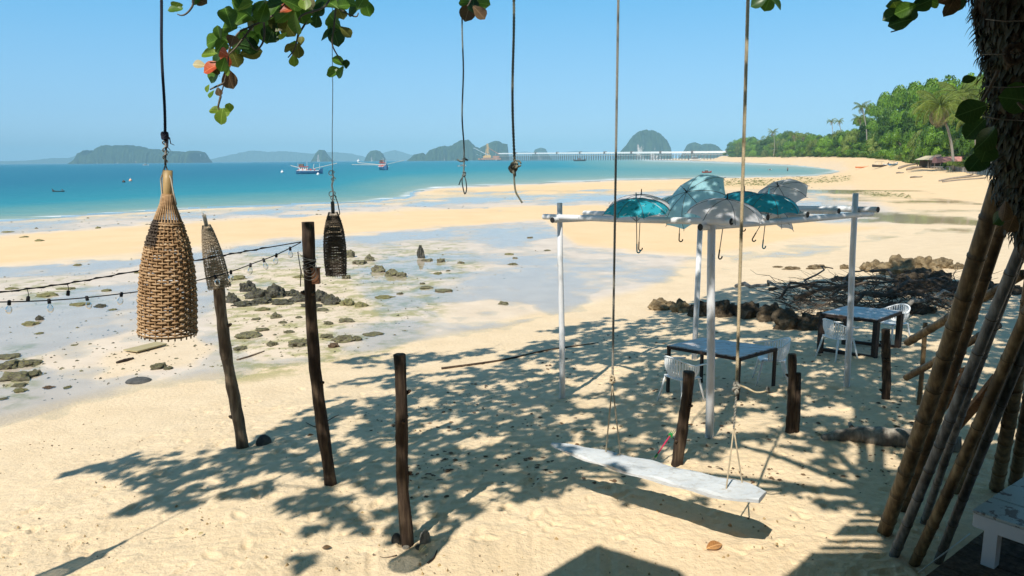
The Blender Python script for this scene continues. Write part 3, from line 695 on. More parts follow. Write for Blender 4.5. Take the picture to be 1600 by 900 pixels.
palm(1343, 345, 186, 1342, 14, 'short coconut palm beside the slim one at the start of the tall wood', None, 14, 3, 11)
palm(1299, 520, 190, 1298, 9, 'left one of the two palms standing above the far tree line', None, 12, 2, 7)
palm(1311, 500, 190, 1312, 9, 'right one of the two palms standing above the far tree line', None, 12, 2, 8)
palm(1208, 760, 207, 1208, 10, 'feathery palm above the far trees, leftmost of the palms', None, 12, 3, 9)
palm(1240, 640, 211, 1241, 10, 'palm with drooping fronds in the middle of the far tree line', None, 12, 4, 10)
palm(1255, 600, 214, 1254, 10, 'low palm right of the drooping one in the far tree line', None, 12, 4, 12)
# understory: dark shrubs closing the gaps at the foot of the wood
und = []
for i, px in enumerate(np.arange(1150, 1640, 10)):
    D = Dline(px)*1.02; p = P(px, 246, D); z = H(p.x, D)
    o = inst('shore_shrub', crownP[(1, 4, 3)[i % 3]]); w = 16/FPX*D*rt_.uniform(.5, .8); o.scale = (w, w*.7, w*.75*rt_.uniform(.7, 1.3)); o.location = (p.x, D, z-w*.25); o.rotation_euler = (0, 0, i*1.1)
    tag(o, 'low dark shrub at the foot of the trees along the far sand', 'shrub', 'shrubs along the far sand')
# ------------------------------------------------------------------ sea wall and huts on the right shore
M_stone = simple('stained_sea_wall', (.20,.17,.13), (.34,.29,.22), .8, .9, c3=(.13,.12,.10), bump=.7, bdist=.05)
M_thatch = simple('dry_thatch', (.42,.35,.24), (.55,.47,.33), 3, .95, stretch=(4,4,1), bump=.8)
def wall_seg(name, label, cat, pa, pb, ytop, D0, D1, mat, th=.5, courses=3, nb=7):
    a = P(pa, ytop[0], D0); b = P(pb, ytop[1], D1); za = H(a.x, a.y)-.4; zb_ = H(b.x, b.y)-.4
    r = empty(name, label, cat, Vector(((a.x+b.x)/2, (a.y+b.y)/2, min(za, zb_))))
    d = Vector((b.x-a.x, b.y-a.y, 0)); n = Vector((d.y, -d.x, 0)).normalized()*(-th)
    vs = [(a.x,a.y,za),(b.x,b.y,zb_),(b.x,b.y,b.z),(a.x,a.y,a.z)]; vs += [tuple(Vector(v)+n*1) for v in vs]
    MB().add(vs, [(0,1,2,3),(7,6,5,4),(0,4,5,1),(1,5,6,2),(2,6,7,3),(3,7,4,0)]).build('wall_body', mat, r)
    cap = Vector((0, 0, .09)); MB().beam(Vector(vs[3])+n*.5+cap, Vector(vs[2])+n*.5+cap, th+.12, .16).build('coping', M_conc, r)
    for i in range(nb+1):
        t = i/nb; q = Vector((a.x,a.y,0)).lerp(Vector((b.x,b.y,0)), t); zt = a.z+(b.z-a.z)*t; MB().box((q.x-n.x*.1, q.y-n.y*.1, (za+zt)/2), (.3, .3, zt-za)).build('buttress', mat, r)
    return r
wall_seg('sea_wall', 'low stained stone sea wall left of the grassy bank', 'wall', 1448, 1478, (260.5, 262), 172, 160, M_stone)
wall_seg('sea_wall', 'pale concrete sea wall below the grassy bank', 'wall', 1479, 1514, (261, 262.5), 158, 140, M_conc, nb=5)
wall_seg('sea_wall', 'taller grey concrete wall right of the grassy bank', 'wall', 1515, 1530, (252, 253), 138, 132, M_conc, nb=3)
wall_seg('sea_wall', 'dark bluish wall panels beside the vine covered trunk', 'wall', 1531, 1570, (254, 257), 131, 120, simple('dark_blue_panel', (.06,.09,.11), (.10,.14,.16), 1, .7), nb=6)
def hut(label, px, py, D, w, h, mat, rot=0.2):
    p = P(px, py, D); r = empty('beach_hut', label, 'hut', (p.x, D, p.z))
    R = Matrix.Rotation(rot, 3, 'Z')
    def q(v): return tuple(R @ Vector(v)+p)
    roof = MB(); vs = [q((-w/2,-w*.4,0)), q((w/2,-w*.4,0)), q((w/2,w*.4,0)), q((-w/2,w*.4,0)), q((-w*.3,0,h)), q((w*.3,0,h))]
    roof.add(vs, [(0,1,5,4),(1,2,5),(2,3,4,5),(3,0,4),(3,2,1,0)]); roof.build('roof', mat, r)
    wl_ = MB()
    for x in (-.4, -.13, .13, .4):
        for y in (-.32, .32): wl_.tube([q((x*w, y*w, 0.05)), q((x*w, y*w, -2.4))], .09, 6)
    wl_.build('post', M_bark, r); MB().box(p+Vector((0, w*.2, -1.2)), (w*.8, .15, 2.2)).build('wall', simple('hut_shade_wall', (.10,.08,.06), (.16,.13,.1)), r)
    return r
hut('low hut with pale tarpaulin roof at the left end of the sea wall', 1456, 249.5, 172, 5.5, .9, M_thatch, .15)
hut('hut with faded brown roof behind the sea wall', 1471, 250, 168, 4.5, 1.2, simple('brown_roof', (.18,.14,.11), (.28,.22,.17), 1), -.2)
p = P(1486, 251, 158); bo = empty('covered_boat', 'pink covered boat hauled out on the grass behind the sea wall', 'boat', (p.x, 158, p.z-1.0))
h_ = hull(7, 2.4, .9, .2); h_.v = [(a+p.x, b+158, -c+p.z+.6) for a, b, c in h_.v]; h_.build('hull', simple('faded_pink_cover', (.62,.30,.26), (.55,.26,.22), .6, .8), bo, True)
MB().beam((p.x-3.3, 158, p.z+.3), (p.x+3.3, 158, p.z+.3), .15, .2).build('keel', M_bark, bo)
# grass bank
gb = MB(); rs_ = random.Random(3)
for i in range(1500):
    px = rs_.uniform(1480, 1516); D = rs_.uniform(144, 156); q = P(px, 258.5-rs_.uniform(0, 2.5), D); a = rs_.uniform(0, 3.14); w = Vector((math.cos(a), math.sin(a), 0))*.12
    gb.add([q-w, q+w, q+Vector((rs_.uniform(-.2,.2), 0, rs_.uniform(.3,.7)))], [(0,1,2)])
gg = gb.build('grass_bank', leafmat('lawn_grass', (.10,.16,.03), (.16,.24,.04), (.24,.32,.06)), None, loc=P(1498, 258, 150)); tag(gg, 'bright green grass on the bank behind the sea wall', 'grass', kind='stuff')
q0, q1, q2, q3 = P(1479, 261.5, 157), P(1516, 262, 142), P(1516, 256, 150), P(1479, 256, 168)
tag(MB().add([q0, q1, q2, q3, q0+Vector((0,0,-2)), q1+Vector((0,0,-2)), q2+Vector((0,0,-3)), q3+Vector((0,0,-3))], [(0,1,2,3),(0,4,5,1),(1,5,6,2),(2,6,7,3),(3,7,4,0)]).build('grass_terrace', simple('lawn_soil', (.12,.18,.04), (.17,.24,.05), .5, .9)), kind='structure')
# beached craft
r = L0('kayak', 'orange kayak lying on the far sand left of the beached dark boats', 'kayak'); pz = G(1347, 262.5)
hull(4.2, .9, .3, .2).build('hull', M_orange, r, True); MB().box((0, 0, .22), (1.0, .5, .08)).build('seat', M_dkst, r); place(r, (pz.x, pz.y, pz.z+.1), .1, (21/FPX*pz.y)/4.2)
for px, py, w, m, rz, lb in ((1376, 261.5, 26, M_dkw, .1, 'dark longtail boat drawn up on the sand under the trees'), (1396, 259.5, 20, M_hull, .5, 'blue grey boat with a dark canopy drawn up beside the longtail')):
    g = G(px, py); r = L0('beached_boat', lb, 'boat'); hull(8, 1.9, .8, .3, bowup=1.3).build('hull', m, r, True)
    MB().box((-.8, 0, 2.3), (3.6, 1.8, .12)).build('canopy', M_dkst, r); c_ = MB()
    for x in (-2.4, .8):
        for y in (-.8, .8): c_.tube([(x, y, .7), (x, y, 2.3)], .06, 5)
    c_.build('canopy_post', M_hullw, r); MB().box((2.2, 0, 1.0), (1.4, 1.2, .5)).build('locker', M_hullw, r); place(r, (g.x, g.y, g.z+.2), rz, (w/FPX*g.y)/8)
# drift logs on the far sand
for i, (x0, y0, x1, y1, lb) in enumerate(((1423,278,1441,277,'short dark log with a pale end lying on the far sand'),(1468,283.5,1520,274,'long thin driftwood pole, uppermost by the grey wall shade'),(1473,285,1540,279,'long thin driftwood pole, lowest by the grey wall shade'),(1480,281,1535,275,'weathered driftwood pole between two longer ones on the far sand'),(1401,271,1412,270.5,'small pale stick on the far sand'),(1418,266,1440,262.5,'flat grey driftwood heap before the stained sea wall'),(1405,264,1432,257,'pale fallen palm trunk lying along the far tree edge'))):
    a, b_ = G(x0, y0), G(x1, y1); md = (a+b_)/2; rd = .16 if i < 5 else .35
    o = MB().tube([a+Vector((0,0,rd*.6)), a.lerp(b_, .35)+Vector((0,0,rd*.9)), a.lerp(b_, .7)+Vector((0,0,rd*.5)), b_+Vector((0,0,rd*.8))], [rd, rd*1.1, rd*.9, rd*.5], 7, jit=.15).build('drift_log', simple('driftwood', (.30,.25,.20), (.20,.16,.12), 2, .9), None, True, loc=md); tag(o, lb, 'driftwood')
# ================================================================== FOREGROUND
def shoff(z): return Vector((-SUNV.x/SUNV.z*z, -SUNV.y/SUNV.z*z, 0))      # shadow offset of height z
def up_sun(g, z): k = (z-g.z)/SUNV.z; return g+SUNV*k
# ------------------------------------------------------------------ wooden stakes
def wood_mat(name, c1, c2, c3, sc=3):
    if name in _mc: return _mc[name]
    t = NT(name); co = t.coord((7, 7, 1)); n = t.noise(co, sc, 7, .6, .4); n2 = t.noise(t.coord((1,1,.6)), 2.2, 4); c = t.ramp(n, [(.32, c1), (.5, c2), (.68, c3)])
    c = t.mix(t.ramp(n2, [(.45, 0.0), (.65, .7)]), c, tuple(v*.45 for v in c1)); m = t.done(t.bsdf(c, .85, 0, .25, t.bump(n, .9, .02))); _mc[name] = m; return m
W_dark = wood_mat('dark_weathered_wood', (.022,.014,.010), (.055,.036,.024), (.12,.085,.055)); W_mid = wood_mat('brown_weathered_wood', (.09,.06,.04), (.19,.135,.09), (.30,.23,.16))
W_grey = wood_mat('grey_driftwood', (.16,.14,.12), (.28,.25,.21), (.42,.38,.32)); W_red = wood_mat('reddish_lumber', (.11,.055,.025), (.20,.105,.05), (.30,.17,.09))
def stake(label, bpx, bpy, tpx, tpy, wpx, mat, seed, split=False, dy=0.0):
    g = G(bpx, bpy); top = P(tpx, tpy, g.y+dy); D = g.y; r = wpx/2/FPX*D*1.0; rs = random.Random(seed)
    root = empty('wooden_post', label, 'post', g); pts = []; n = 16; rad = []
    for i in range(n+1):
        t = i/n; q = (g+Vector((0,0,-.25))).lerp(top, t); L = (top-g).length
        q += Vector((math.sin(t*5+seed)*.012*L, math.cos(t*4+seed)*.01, 0)); pts.append(q); rad.append(r*(1.10-.14*t)*(1+rs.uniform(-.07, .07)))
    m = MB().tube(pts, rad, 12, jit=.10); m.build('stake', mat, root, True)
    for k in range(rs.randint(2, 4)):
        t = rs.uniform(.25, .85); q = pts[int(t*n)]; a = rs.uniform(0, 6.28); d = Vector((math.cos(a), math.sin(a), .5))
        MB().tube([q+d*r*.5, q+d*r*1.35, q+d*r*1.6], [r*.4, r*.3, r*.12], 6).build('knot_stub', mat, root, True)
    if split:
        q0, q1 = pts[0], pts[-4]; o = Vector((r*1.3, -.02, 0)); MB().tube([q0+o, q0.lerp(q1, .5)+o, q1+o*1.0], [r*.7, r*.75, r*.6], 9, jit=.12).build('split_piece', mat, root, True)
    return root, pts, r
sA, ptsA, rA = stake('leaning stake crowned by a pale basket lantern, leftmost of the posts', 377, 699, 342, 440, 18, W_mid, 1)
sB, ptsB, rB = stake('tallest dark stake with wires tied round its head', 515, 757, 477, 347, 18.5, W_dark, 2)
sC, ptsC, rC = stake('dark rough stake with pale stones packed round its foot', 640, 850, 620, 554, 20, W_dark, 3)
sD, ptsD, rD = stake('short leaning stake right behind the white swing board', 1057, 727, 1076, 581, 18, W_dark, 4)
sE, ptsE, rE = stake('short upright double stake right of the swing rope knot', 1236, 677, 1238, 553, 14, W_dark, 5, True)
sF, ptsF, rF = stake('thin grey stake in front of the farther table', 1385, 623, 1385, 514, 13, W_dark, 6)
sG, ptsG, rG = stake('dark grey post standing behind the thick leaning bamboo', 1492, 577, 1500, 494, 15, W_dark, 8)
# small wood block nailed near the top of the tall stake
q = ptsB[13]; blk = empty('bird_block', 'small reddish wood block fixed on the right of the tallest stake', 'wood block', q); M_blk = simple('rusty_brown_block', (.17,.07,.035), (.26,.12,.06), 9, .8)
MB().box(q+Vector((rB*1.2, -.03, .02)), (.085, .07, .17)).build('block', M_blk, blk); MB().box(q+Vector((rB*1.2, -.03, .115)), (.10, .085, .016)).build('lid', M_blk, blk)
# wire wrap
M_wire = simple('grey_wire', (.20,.19,.17), (.30,.28,.25), 30, .5); M_blackcord = simple('black_cord', (.012,.012,.016), (.03,.03,.035), 30, .7)
wt = empty('wire_binding', 'loops of pale wire wound round the head of the tallest stake', 'wire', ptsB[14]); rs = random.Random(12)
for k in range(6):
    c = ptsB[14]+Vector((0, 0, -.09+k*.022)); tl = rs.uniform(-.3, .3); MB().tube([c+Vector((math.cos(a)*rB*1.12, math.sin(a)*rB*1.12, math.sin(a+k)*.03*(1+tl))) for a in np.linspace(0, 6.6, 22)], .0045, 5).build('wire_turn', M_wire, wt, True)
for k in range(3):
    c = ptsB[14]+Vector((rB*.3, -rB*1.1, -.05)); MB().tube([c+Vector((math.sin(a)*(.05+.02*k), -.01*k, (math.cos(a)-1)*(.05+.02*k))) for a in np.linspace(0, 5.6, 16)], .004, 5).build('wire_loop', M_wire, wt, True)
MB().tube([ptsB[14]+Vector((-rB, -.02, .03)), ptsB[14]+Vector((-rB-.05, -.03, .09)), ptsB[14]+Vector((-rB-.03, -.02, -.14)), ptsB[13]+Vector((-rB-.04, -.02, -.10))], .006, 5).build('wire_tail', M_blackcord, wt, True)
# ------------------------------------------------------------------ basket lanterns
PROF = {0: ([0, .14, .20, .31, .44, .6, .8, .93, 1.0], [.17, .19, .25, .49, .74, .92, 1.0, 1.0, 1.0]), 1: ([0, .06, .10, .18, .27, .40, .60, .80, .93, 1.0], [.20, .22, .30, .48, .68, .88, 1.0, 1.0, .94, .88]), 2: ([0, .05, .12, .22, .35, .50, .65, .80, .93, 1.0], [.12, .20, .32, .50, .68, .84, .94, 1.0, 1.02, 1.0])}
def lantern(label, top, Hh, Rm, dark, seed, pieces, pale=0, open_w=1.0, rope=None, tuft=False, loc_px=None, NS=28, char=False):
    """top = world point of the neck top; basket hangs Hh below"""
    root = empty('basket_lantern', label, 'lantern', top)
    key = ('w', dark)
    t = NT('woven_bamboo_'+('dark' if dark == 1 else 'pale' if dark == 2 else 'brown')); co = t.coord(); n = t.noise(co, 7, 4); n2 = t.noise(t.coord((1,1,5)), 26, 3)
    C1, C2, C3 = (((.26,.15,.07), (.40,.25,.13), (.56,.39,.23)) if dark == 0 else ((.045,.035,.027), (.085,.066,.05), (.15,.12,.09)) if dark == 1 else ((.17,.13,.09), (.30,.24,.17), (.44,.37,.27)))
    c = t.ramp(t.math('ADD', t.math('MULTIPLY', n, .5), t.math('MULTIPLY', n2, .5)), [(.38, C1), (.5, C2), (.63, C3)])
    if char:
        sx = t.n('SeparateXYZ'); t.l(co, sx.inputs[0])
        fx = t.math('MULTIPLY', t.ramp(t.math('ADD', sx.outputs['X'], t.math('MULTIPLY', n2, .03)), [(0, 0.0), (1, 1.0)]), 1)
        # scorched patch with its own outline on the upper left of the weave
        a = t.math('LESS_THAN', t.math('ADD', sx.outputs['X'], t.math('MULTIPLY', t.math('SUBTRACT', n2, .5), .05)), -.012)
        b = t.math('MULTIPLY', t.math('GREATER_THAN', t.math('ADD', sx.outputs['Z'], t.math('MULTIPLY', t.math('SUBTRACT', n2, .5), .03)), -.445), t.math('LESS_THAN', sx.outputs['Z'], -.29))
        c = t.mix(t.math('MULTIPLY', t.math('MULTIPLY', a, b), .88), c, (.022,.021,.022))
    mat = t.done(t.bsdf(c, .7, 0, .3, t.bump(n2, .5, .003)))
    z1 = .40*Hh/1.0*.9*.95 if False else .315*Hh
    def R(z):       # z measured downwards 0..Hh
        u = z/Hh
        return Rm*float(np.interp(u, *PROF[dark]))
    T = top; sec = [0, .05, .10, .14, .20, .26, .315, .38, .46, .55, .65, .75, .85, .93, 1.0]
    stakes = MB(); lst = []
    for k in range(NS):
        a = 2*math.pi*k/NS; pts = []
        for u in sec[3:]:
            rr = R(u*Hh); pts.append(T+Vector((rr*math.cos(a), rr*math.sin(a), -u*Hh)))
        pts.append(T+Vector((R(Hh)*math.cos(a), R(Hh)*math.sin(a), -Hh-.012*Hh)))
        w = Rm*.028
        if pieces: MB().tube(pts, [w*1.1]*3+[w]*(len(pts)-3), 5, flat=1.0).build('bamboo_stake', mat, root, True)
        else: stakes.tube(pts, w, 4)
    if not pieces: stakes.build('bamboo_stake', mat, root, True, kind='stuff')
    w0 = .318 if dark == 0 else .20; rows = 38 if pieces else 44; weave = MB(); rs = random.Random(seed); pitch = (1-w0)*Hh/rows
    for j in range(rows):
        z = w0*Hh+(j+.5)*pitch; rr = R(z); n = NS*(3 if pieces else 2); pts = []
        dz = rs.uniform(-.1, .1)*pitch; m = MB(); th = pitch*(.42 if open_w < 1.2 else .33)
        vs = []; n = n+(0); wob = rs.uniform(0, 6)
        for i in range(n):
            a = 2*math.pi*i/n; s = math.cos(NS*a/2+math.pi*j); off = Rm*.040*s
            zz = -z+dz+.12*pitch*math.sin(a*2+wob)
            c_ = Vector((math.cos(a), math.sin(a), 0)); fl = th*(1+.15*math.sin(a*5+j*2))
            for (o, h) in ((-.016*Rm, 0), (0, fl), (.028*Rm, 0), (0, -fl)): vs.append(T+c_*(rr+off+o)+Vector((0, 0, zz+h)))
        m.add(vs, [(i*4+k, i*4+(k+1) % 4, ((i+1) % n)*4+(k+1) % 4, ((i+1) % n)*4+k) for i in range(n) for k in range(4)])
        if pieces: m.build('woven_strand', mat, root, True)
        else: weave.add(m.v, m.f)
    if not pieces: weave.build('weave', mat, root, True, kind='stuff')
    for z in ((.31, .322) if pieces else (w0-.005,)):
        MB().tube([T+Vector((R(z*Hh)*1.04*math.cos(a), R(z*Hh)*1.04*math.sin(a), -z*Hh)) for a in np.linspace(0, 6.283, 40)], Rm*.035, 5).build('collar_ring', mat, root, True)
    MB().tube([T+Vector((R(.93*Hh)*1.05*math.cos(a), R(.93*Hh)*1.05*math.sin(a), -.985*Hh)) for a in np.linspace(0, 6.283, 40)], Rm*.03, 5).build('rim_ring', mat, root, True)
    nk = MB(); nr = Rm*.17; nk.tube([T, T+Vector((0,0,-.05*Hh)), T+Vector((0,0,-.052*Hh)), T+Vector((0,0,-.14*Hh)), T+Vector((0,0,-.16*Hh))], [nr*1.02, nr, nr*1.05, nr, nr*.9], 12)
    nk.build('bamboo_neck', simple('bamboo_neck_'+str(dark), *(((.42,.28,.12), (.55,.38,.18)) if dark == 0 else ((.10,.08,.06), (.16,.13,.10)) if dark == 1 else ((.30,.26,.2), (.42,.36,.28))), 8, .5, stretch=(4,4,1)), root, True)
    return root
def rope_pts(a, b, n=12, sway=.01, seed=0):
    rs = random.Random(seed); a, b = Vector(a), Vector(b); return [a.lerp(b, i/n)+Vector((math.sin(i*1.3+seed)*sway*(0 < i < n), 0, 0)) for i in range(n+1)]
def twisted(a, b, r, pitch, name, mat, parent, strands=3, seg=9, sway=None, n=5):
    a, b = Vector(a), Vector(b); L = (b-a).length; N = int(L/pitch*seg); d = (b-a).normalized(); u, v = frame_of(d); m = MB()
    for s in range(strands):
        pts = []
        for i in range(N+1):
            t = i/N; an = 2*math.pi*(t*L/pitch+s/strands); c = a.lerp(b, t)
            if sway: c = c+sway(t)
            pts.append(c+u*(math.cos(an)*r*.5)+v*(math.sin(an)*r*.5))
        m.tube(pts, r*.56, n)
    return m.build(name, mat, parent, True)
LT = P(262, 266, 4.4)
lan1 = lantern('large golden brown basket lantern hanging closest to the camera', LT, .985, .160, 0, 5, True, char=True); lan1.rotation_euler = (0, math.radians(5.0), 0)
M_rbl = simple('blue_black_rope', (.014,.016,.03), (.04,.045,.07), 40, .8, bump=.6)
kn = P(257.5, 212, 4.4)
twisted(P(249.5, -60, 4.4), kn, .0085, .035, 'hanging_rope', M_rbl, lan1, 3, 8, sway=lambda t: Vector((.004*math.sin(t*9), 0, 0)))
kb = MB(); rs = random.Random(2)
for k in range(5): kb.tube([kn+Vector((math.cos(a+k)*.014, math.sin(a*1.1+k)*.013, .018*math.sin(a*.7+k*1.3))) for a in np.linspace(0, 6.0, 16)], .007, 6)
kb.build('rope_knot', M_rbl, lan1, True)
for d_ in ((.02,-.01,-.05),(.035,-.02,-.085),(.06,-.02,-.055),(.015,0,-.10)):
    v = Vector(d_); MB().tube([kn, kn+v*.4+Vector((.006,0,.01)), kn+v*.75+Vector((-.008,0,-.004)), kn+v], [.004,.0035,.003,.0015], 5).build('frayed_end', M_rbl, lan1, True)
M_cane = simple('pale_cane_loop', (.42,.36,.28), (.55,.48,.38), 20, .6)
kd = P(258.5, 258, 4.4)
MB().tube([kn, kn.lerp(kd, .4)+Vector((.006,0,0)), kn.lerp(kd, .75), kd], .0065, 6).build('grey_cord', M_wire, lan1, True)
for s in (-1, 1): MB().tube([kd, LT+Vector((s*.030-.006, -.02, -.05)), LT+Vector((s*.034, -.025, -.13)), LT+Vector((s*.05 if s > 0 else -.035, -.035, -.20))], .0045, 6).build('hanging_loop', M_cane, lan1, True)
for k in range(3): MB().tube([kd.lerp(kn, .1+.25*k)+Vector((math.cos(a)*.011, math.sin(a)*.011, .008*a)) for a in np.linspace(0, 6.3, 12)], .004, 5).build('cord_turn', M_wire, lan1, True)
for c_ in kids(lan1):      # the basket tilts, its rope stays plumb
    if c_.name.split('.')[0] in ('hanging_rope', 'rope_knot', 'frayed_end', 'grey_cord', 'hanging_loop', 'cord_turn'): c_.matrix_local = Matrix.Rotation(math.radians(-5.0), 4, 'Y')
# lantern on the left post
lp = ptsA[-1]; LT2 = Vector((lp.x-.12, lp.y-.02, P(328, 335, lp.y).z)); lan2 = lantern('pale loosely woven basket lantern set over the top of the leftmost post', Vector((0,0,0)), 1.05, .150, 2, 7, False, open_w=1.3, NS=22)
ax = (lp-LT2).normalized(); lan2.rotation_euler = Vector((0,0,-1)).rotation_difference(ax).to_euler(); lan2.location = LT2
MB().tube([Vector((0,0,0)), Vector((-.03,0,.035)), Vector((-.075,-.01,.05))], .006, 5).tube([Vector((0,0,-.02)), Vector((-.01,-.01,.05)), Vector((-.05,-.01,.075))], .004, 5).build('wire_tuft', simple('pale_cord', (.6,.58,.52), (.7,.68,.62), 20), lan2, True)
# dark lantern hanging behind
LT3 = P(519.5, 315, 8.0); lan3 = lantern('small dark basket lantern hanging from a thin wire right of the tallest stake', LT3, .80, .118, 1, 9, False, NS=26)
M_thin = simple('thin_pale_line', (.28,.40,.48), (.36,.46,.52), 10, .4)
MB().tube(rope_pts(P(519.5, -60, 8.0), P(519.5, 268, 8.0), 10, .003), .0045, 5).build('hanging_line', M_thin, lan3, True)
pc = simple('pale_cord', (.6,.58,.52)); cpts = [P(519.5,268,8), P(521,278,8), P(518.5,290,8), P(521,303,8), P(519.5,316,8)]
MB().tube(cpts, .010, 6).build('white_cord', pc, lan3, True)
for (x, y, rr) in ((518,270,.03),(521,280,.022),(519,303,.035),(521,309,.03)): MB().tube([P(x, y, 8)+Vector((math.cos(a)*rr, .02*math.sin(a), math.sin(a)*rr*.8)) for a in np.linspace(0, 5.4, 14)], .005, 5).build('cord_loop', pc, lan3, True)
MB().tube([P(523,304,8), P(528,318,8), P(531,334,8), P(528,338,8)], .006, 5).build('dark_wire', M_wire, lan3, True)
# lantern whose shadow falls at the lower left (hangs just outside the left edge)
g4 = G(196, 845); T4 = up_sun(g4, 3.6); lan4 = lantern('basket lantern hanging outside the left edge whose shadow lies on the sand', T4, .95, .17, 0, 11, False, NS=22)
MB().tube([T4, T4+Vector((0,0,1.8))], .008, 6).build('hanging_rope', M_rbl, lan4, True)
# ------------------------------------------------------------------ cables and string lights
def lerp_cat(pts, n):
    out = []; P_ = [pts[0]]+list(pts)+[pts[-1]]
    for i in range(1, len(P_)-2):
        for k in range(n):
            t = k/n; a, b, c, d = P_[i-1], P_[i], P_[i+1], P_[i+2]
            out.append(.5*((2*b)+(c-a)*t+(2*a-5*b+4*c-d)*t*t+(3*b-a-3*c+d)*t*t*t))
    out.append(P_[-2]); return out
D0 = ptsB[14].y
def cable(pxs, Ds): return lerp_cat([P(a, b, D) for (a, b), D in zip(pxs, Ds)], 8)
upc = cable([(470,378),(400,390),(330,402.5),(200,426),(105,443),(0,457),(-140,474)], [D0, 8.1, 8.0, 7.7, 7.4, 7.1, 6.8])
lwc = cable([(470,379),(432,398),(400,410),(365,423),(330,433),(260,449),(190,459),(100,468),(0,472),(-140,472)], [D0, 8.1, 8.0, 7.9, 7.7, 7.4, 7.1, 6.7, 6.4, 6.2])
c1 = empty('support_cable', 'upper plain black cable running left from the tallest stake', 'cable', ptsB[14]); MB().tube(upc, .0065, 5).build('cable_run', M_blackcord, c1, True)
for k in range(6, 40, 3): MB().tube([upc[k]+Vector((0,0,.0)), upc[k+1]+Vector((0,-.01,.012)), upc[k+2]+Vector((0,0,-.01)), upc[min(k+3, len(upc)-1)]], .005, 4).build('twist_turn', M_blackcord, c1, True)
sl = empty('string_lights', 'string of clear bulbs in black sockets sagging left from the tallest stake', 'string lights', ptsB[14]); MB().tube(lwc, .006, 5).build('cable_run', M_blackcord, sl, True)
t = NT('clear_glass'); fr = t.n('Fresnel'); fr.inputs[0].default_value = 1.5; gl = t.n('BsdfGlossy'); gl.inputs['Roughness'].default_value = .02; tr = t.n('BsdfTransparent'); tr.inputs['Color'].default_value = (.9,.93,.95,1)
mx = t.n('MixShader'); t.l(t.math('MULTIPLY', fr.outputs[0], .8), mx.inputs[0]); t.l(tr.outputs[0], mx.inputs[1]); t.l(gl.outputs[0], mx.inputs[2]); M_glass = t.done(mx)
M_fil = simple('bulb_filament', (.6,.55,.45)); sock = MB().lathe([(.006,.02),(.016,.015),(.018,-.03),(.015,-.035),(.008,-.036)], n=10).mesh('socket', M_blackcord, True)
bulbm = MB().lathe([(.012,-.034),(.014,-.045),(.028,-.065),(.034,-.09),(.028,-.115),(.012,-.13),(.001,-.133)], n=14).mesh('bulb', M_glass, True); film = MB().tube([(-.008,0,-.04),(-.01,0,-.08),(0,0,-.09),(.01,0,-.08),(.008,0,-.04)], .0012, 4).mesh('filament', M_fil)
for i, px in enumerate((452, 434, 413, 391, 362, 334, 190, 135, 78, 13)):
    # nearest cable point in x
    best = min(lwc, key=lambda p: abs(float(project(p.x, p.y, p.z)[0])-px)); s = inst('socket', sock, sl); s.location = best-ptsB[14]; s.rotation_euler = (.1*math.sin(i*3), .25*math.sin(i*2.3), 0); s.scale = (.85,)*3
    b = inst('bulb', bulbm, s); inst('filament', film, s) if False else None
for i, (px, dy) in enumerate(((102, 0), (43, 0))):
    best = min(upc, key=lambda p: abs(float(project(p.x, p.y, p.z)[0])-px)); s = inst('socket', sock, c1); s.location = best-ptsB[14]+Vector((0,0,-.09)); s.rotation_euler = (0, .2, 0)
    MB().tube([best, best+Vector((.01,0,-.05)), best+Vector((0,0,-.09))], .004, 4).build('drop_wire', M_blackcord, c1, True)
# ------------------------------------------------------------------ loose hanging ropes
def knotball(c, r, rr, mat, parent, n=7, seed=1, sz=1.4):
    rs = random.Random(seed)
    for k in range(n):
        ax = Vector((rs.uniform(-1,1), rs.uniform(-1,1), rs.uniform(-.6,.6))).normalized(); u, v = frame_of(ax); cc = Vector(c)+Vector((rs.uniform(-.3,.3)*r, rs.uniform(-.3,.3)*r, rs.uniform(-.8,.8)*r*sz))
        MB().tube([cc+u*(math.cos(a)*r)+v*(math.sin(a)*r*.8) for a in np.linspace(0, 5.9, 16)], rr, 6).build('knot_turn', mat, parent, True)
M_olv = simple('olive_grey_rope', (.14,.14,.10), (.25,.24,.18), 60, .85, bump=.6); M_gb = simple('grey_green_cord', (.12,.15,.15), (.22,.26,.26), 30, .7)
r4 = empty('knotted_rope', 'olive rope ending in a bulky knot with a curled tail, alone against the sea', 'rope', P(803, 255, 6.0))
twisted(P(801, -60, 6.0), P(803, 256, 6.0), .0115, .05, 'rope_run', M_olv, r4, 2, 7, sway=lambda t: Vector((.008*math.sin(t*7), 0, 0)))
knotball(P(803, 264, 6.0), .030, .0095, M_olv, r4, 8, 3)
MB().tube([P(808,256,6)+Vector((math.cos(a)*.03, 0, math.sin(a)*.025)) for a in np.linspace(0, 6, 14)], .008, 6).build('side_loop', M_olv, r4, True)
MB().tube(lerp_cat([P(803,272,6), P(804,288,6), P(806,300,6), P(811,309,6), P(816,317,6)], 4), .0085, 6).build('rope_tail', M_olv, r4, True)
r3 = empty('wire_loop_cord', 'thin grey cord ending in a narrow hanging loop over the white speedboat', 'cord', P(724, 255, 6.5))
MB().tube(lerp_cat([P(723,-60,6.5), P(722,40,6.5), P(724,110,6.5), P(722,180,6.5), P(725,230,6.5), P(724.5,272,6.5)], 6), .0075, 6).build('cord_run', M_gb, r3, True)
MB().tube(lerp_cat([P(714,249,6.5), P(721,252,6.5), P(727,249,6.5), P(731,251,6.5)], 4), .009, 5).build('cross_tie', M_gb, r3, True)
knotball(P(725, 250, 6.5), .012, .006, M_gb, r3, 4, 4); knotball(P(725, 272, 6.5), .012, .006, M_gb, r3, 4, 5)
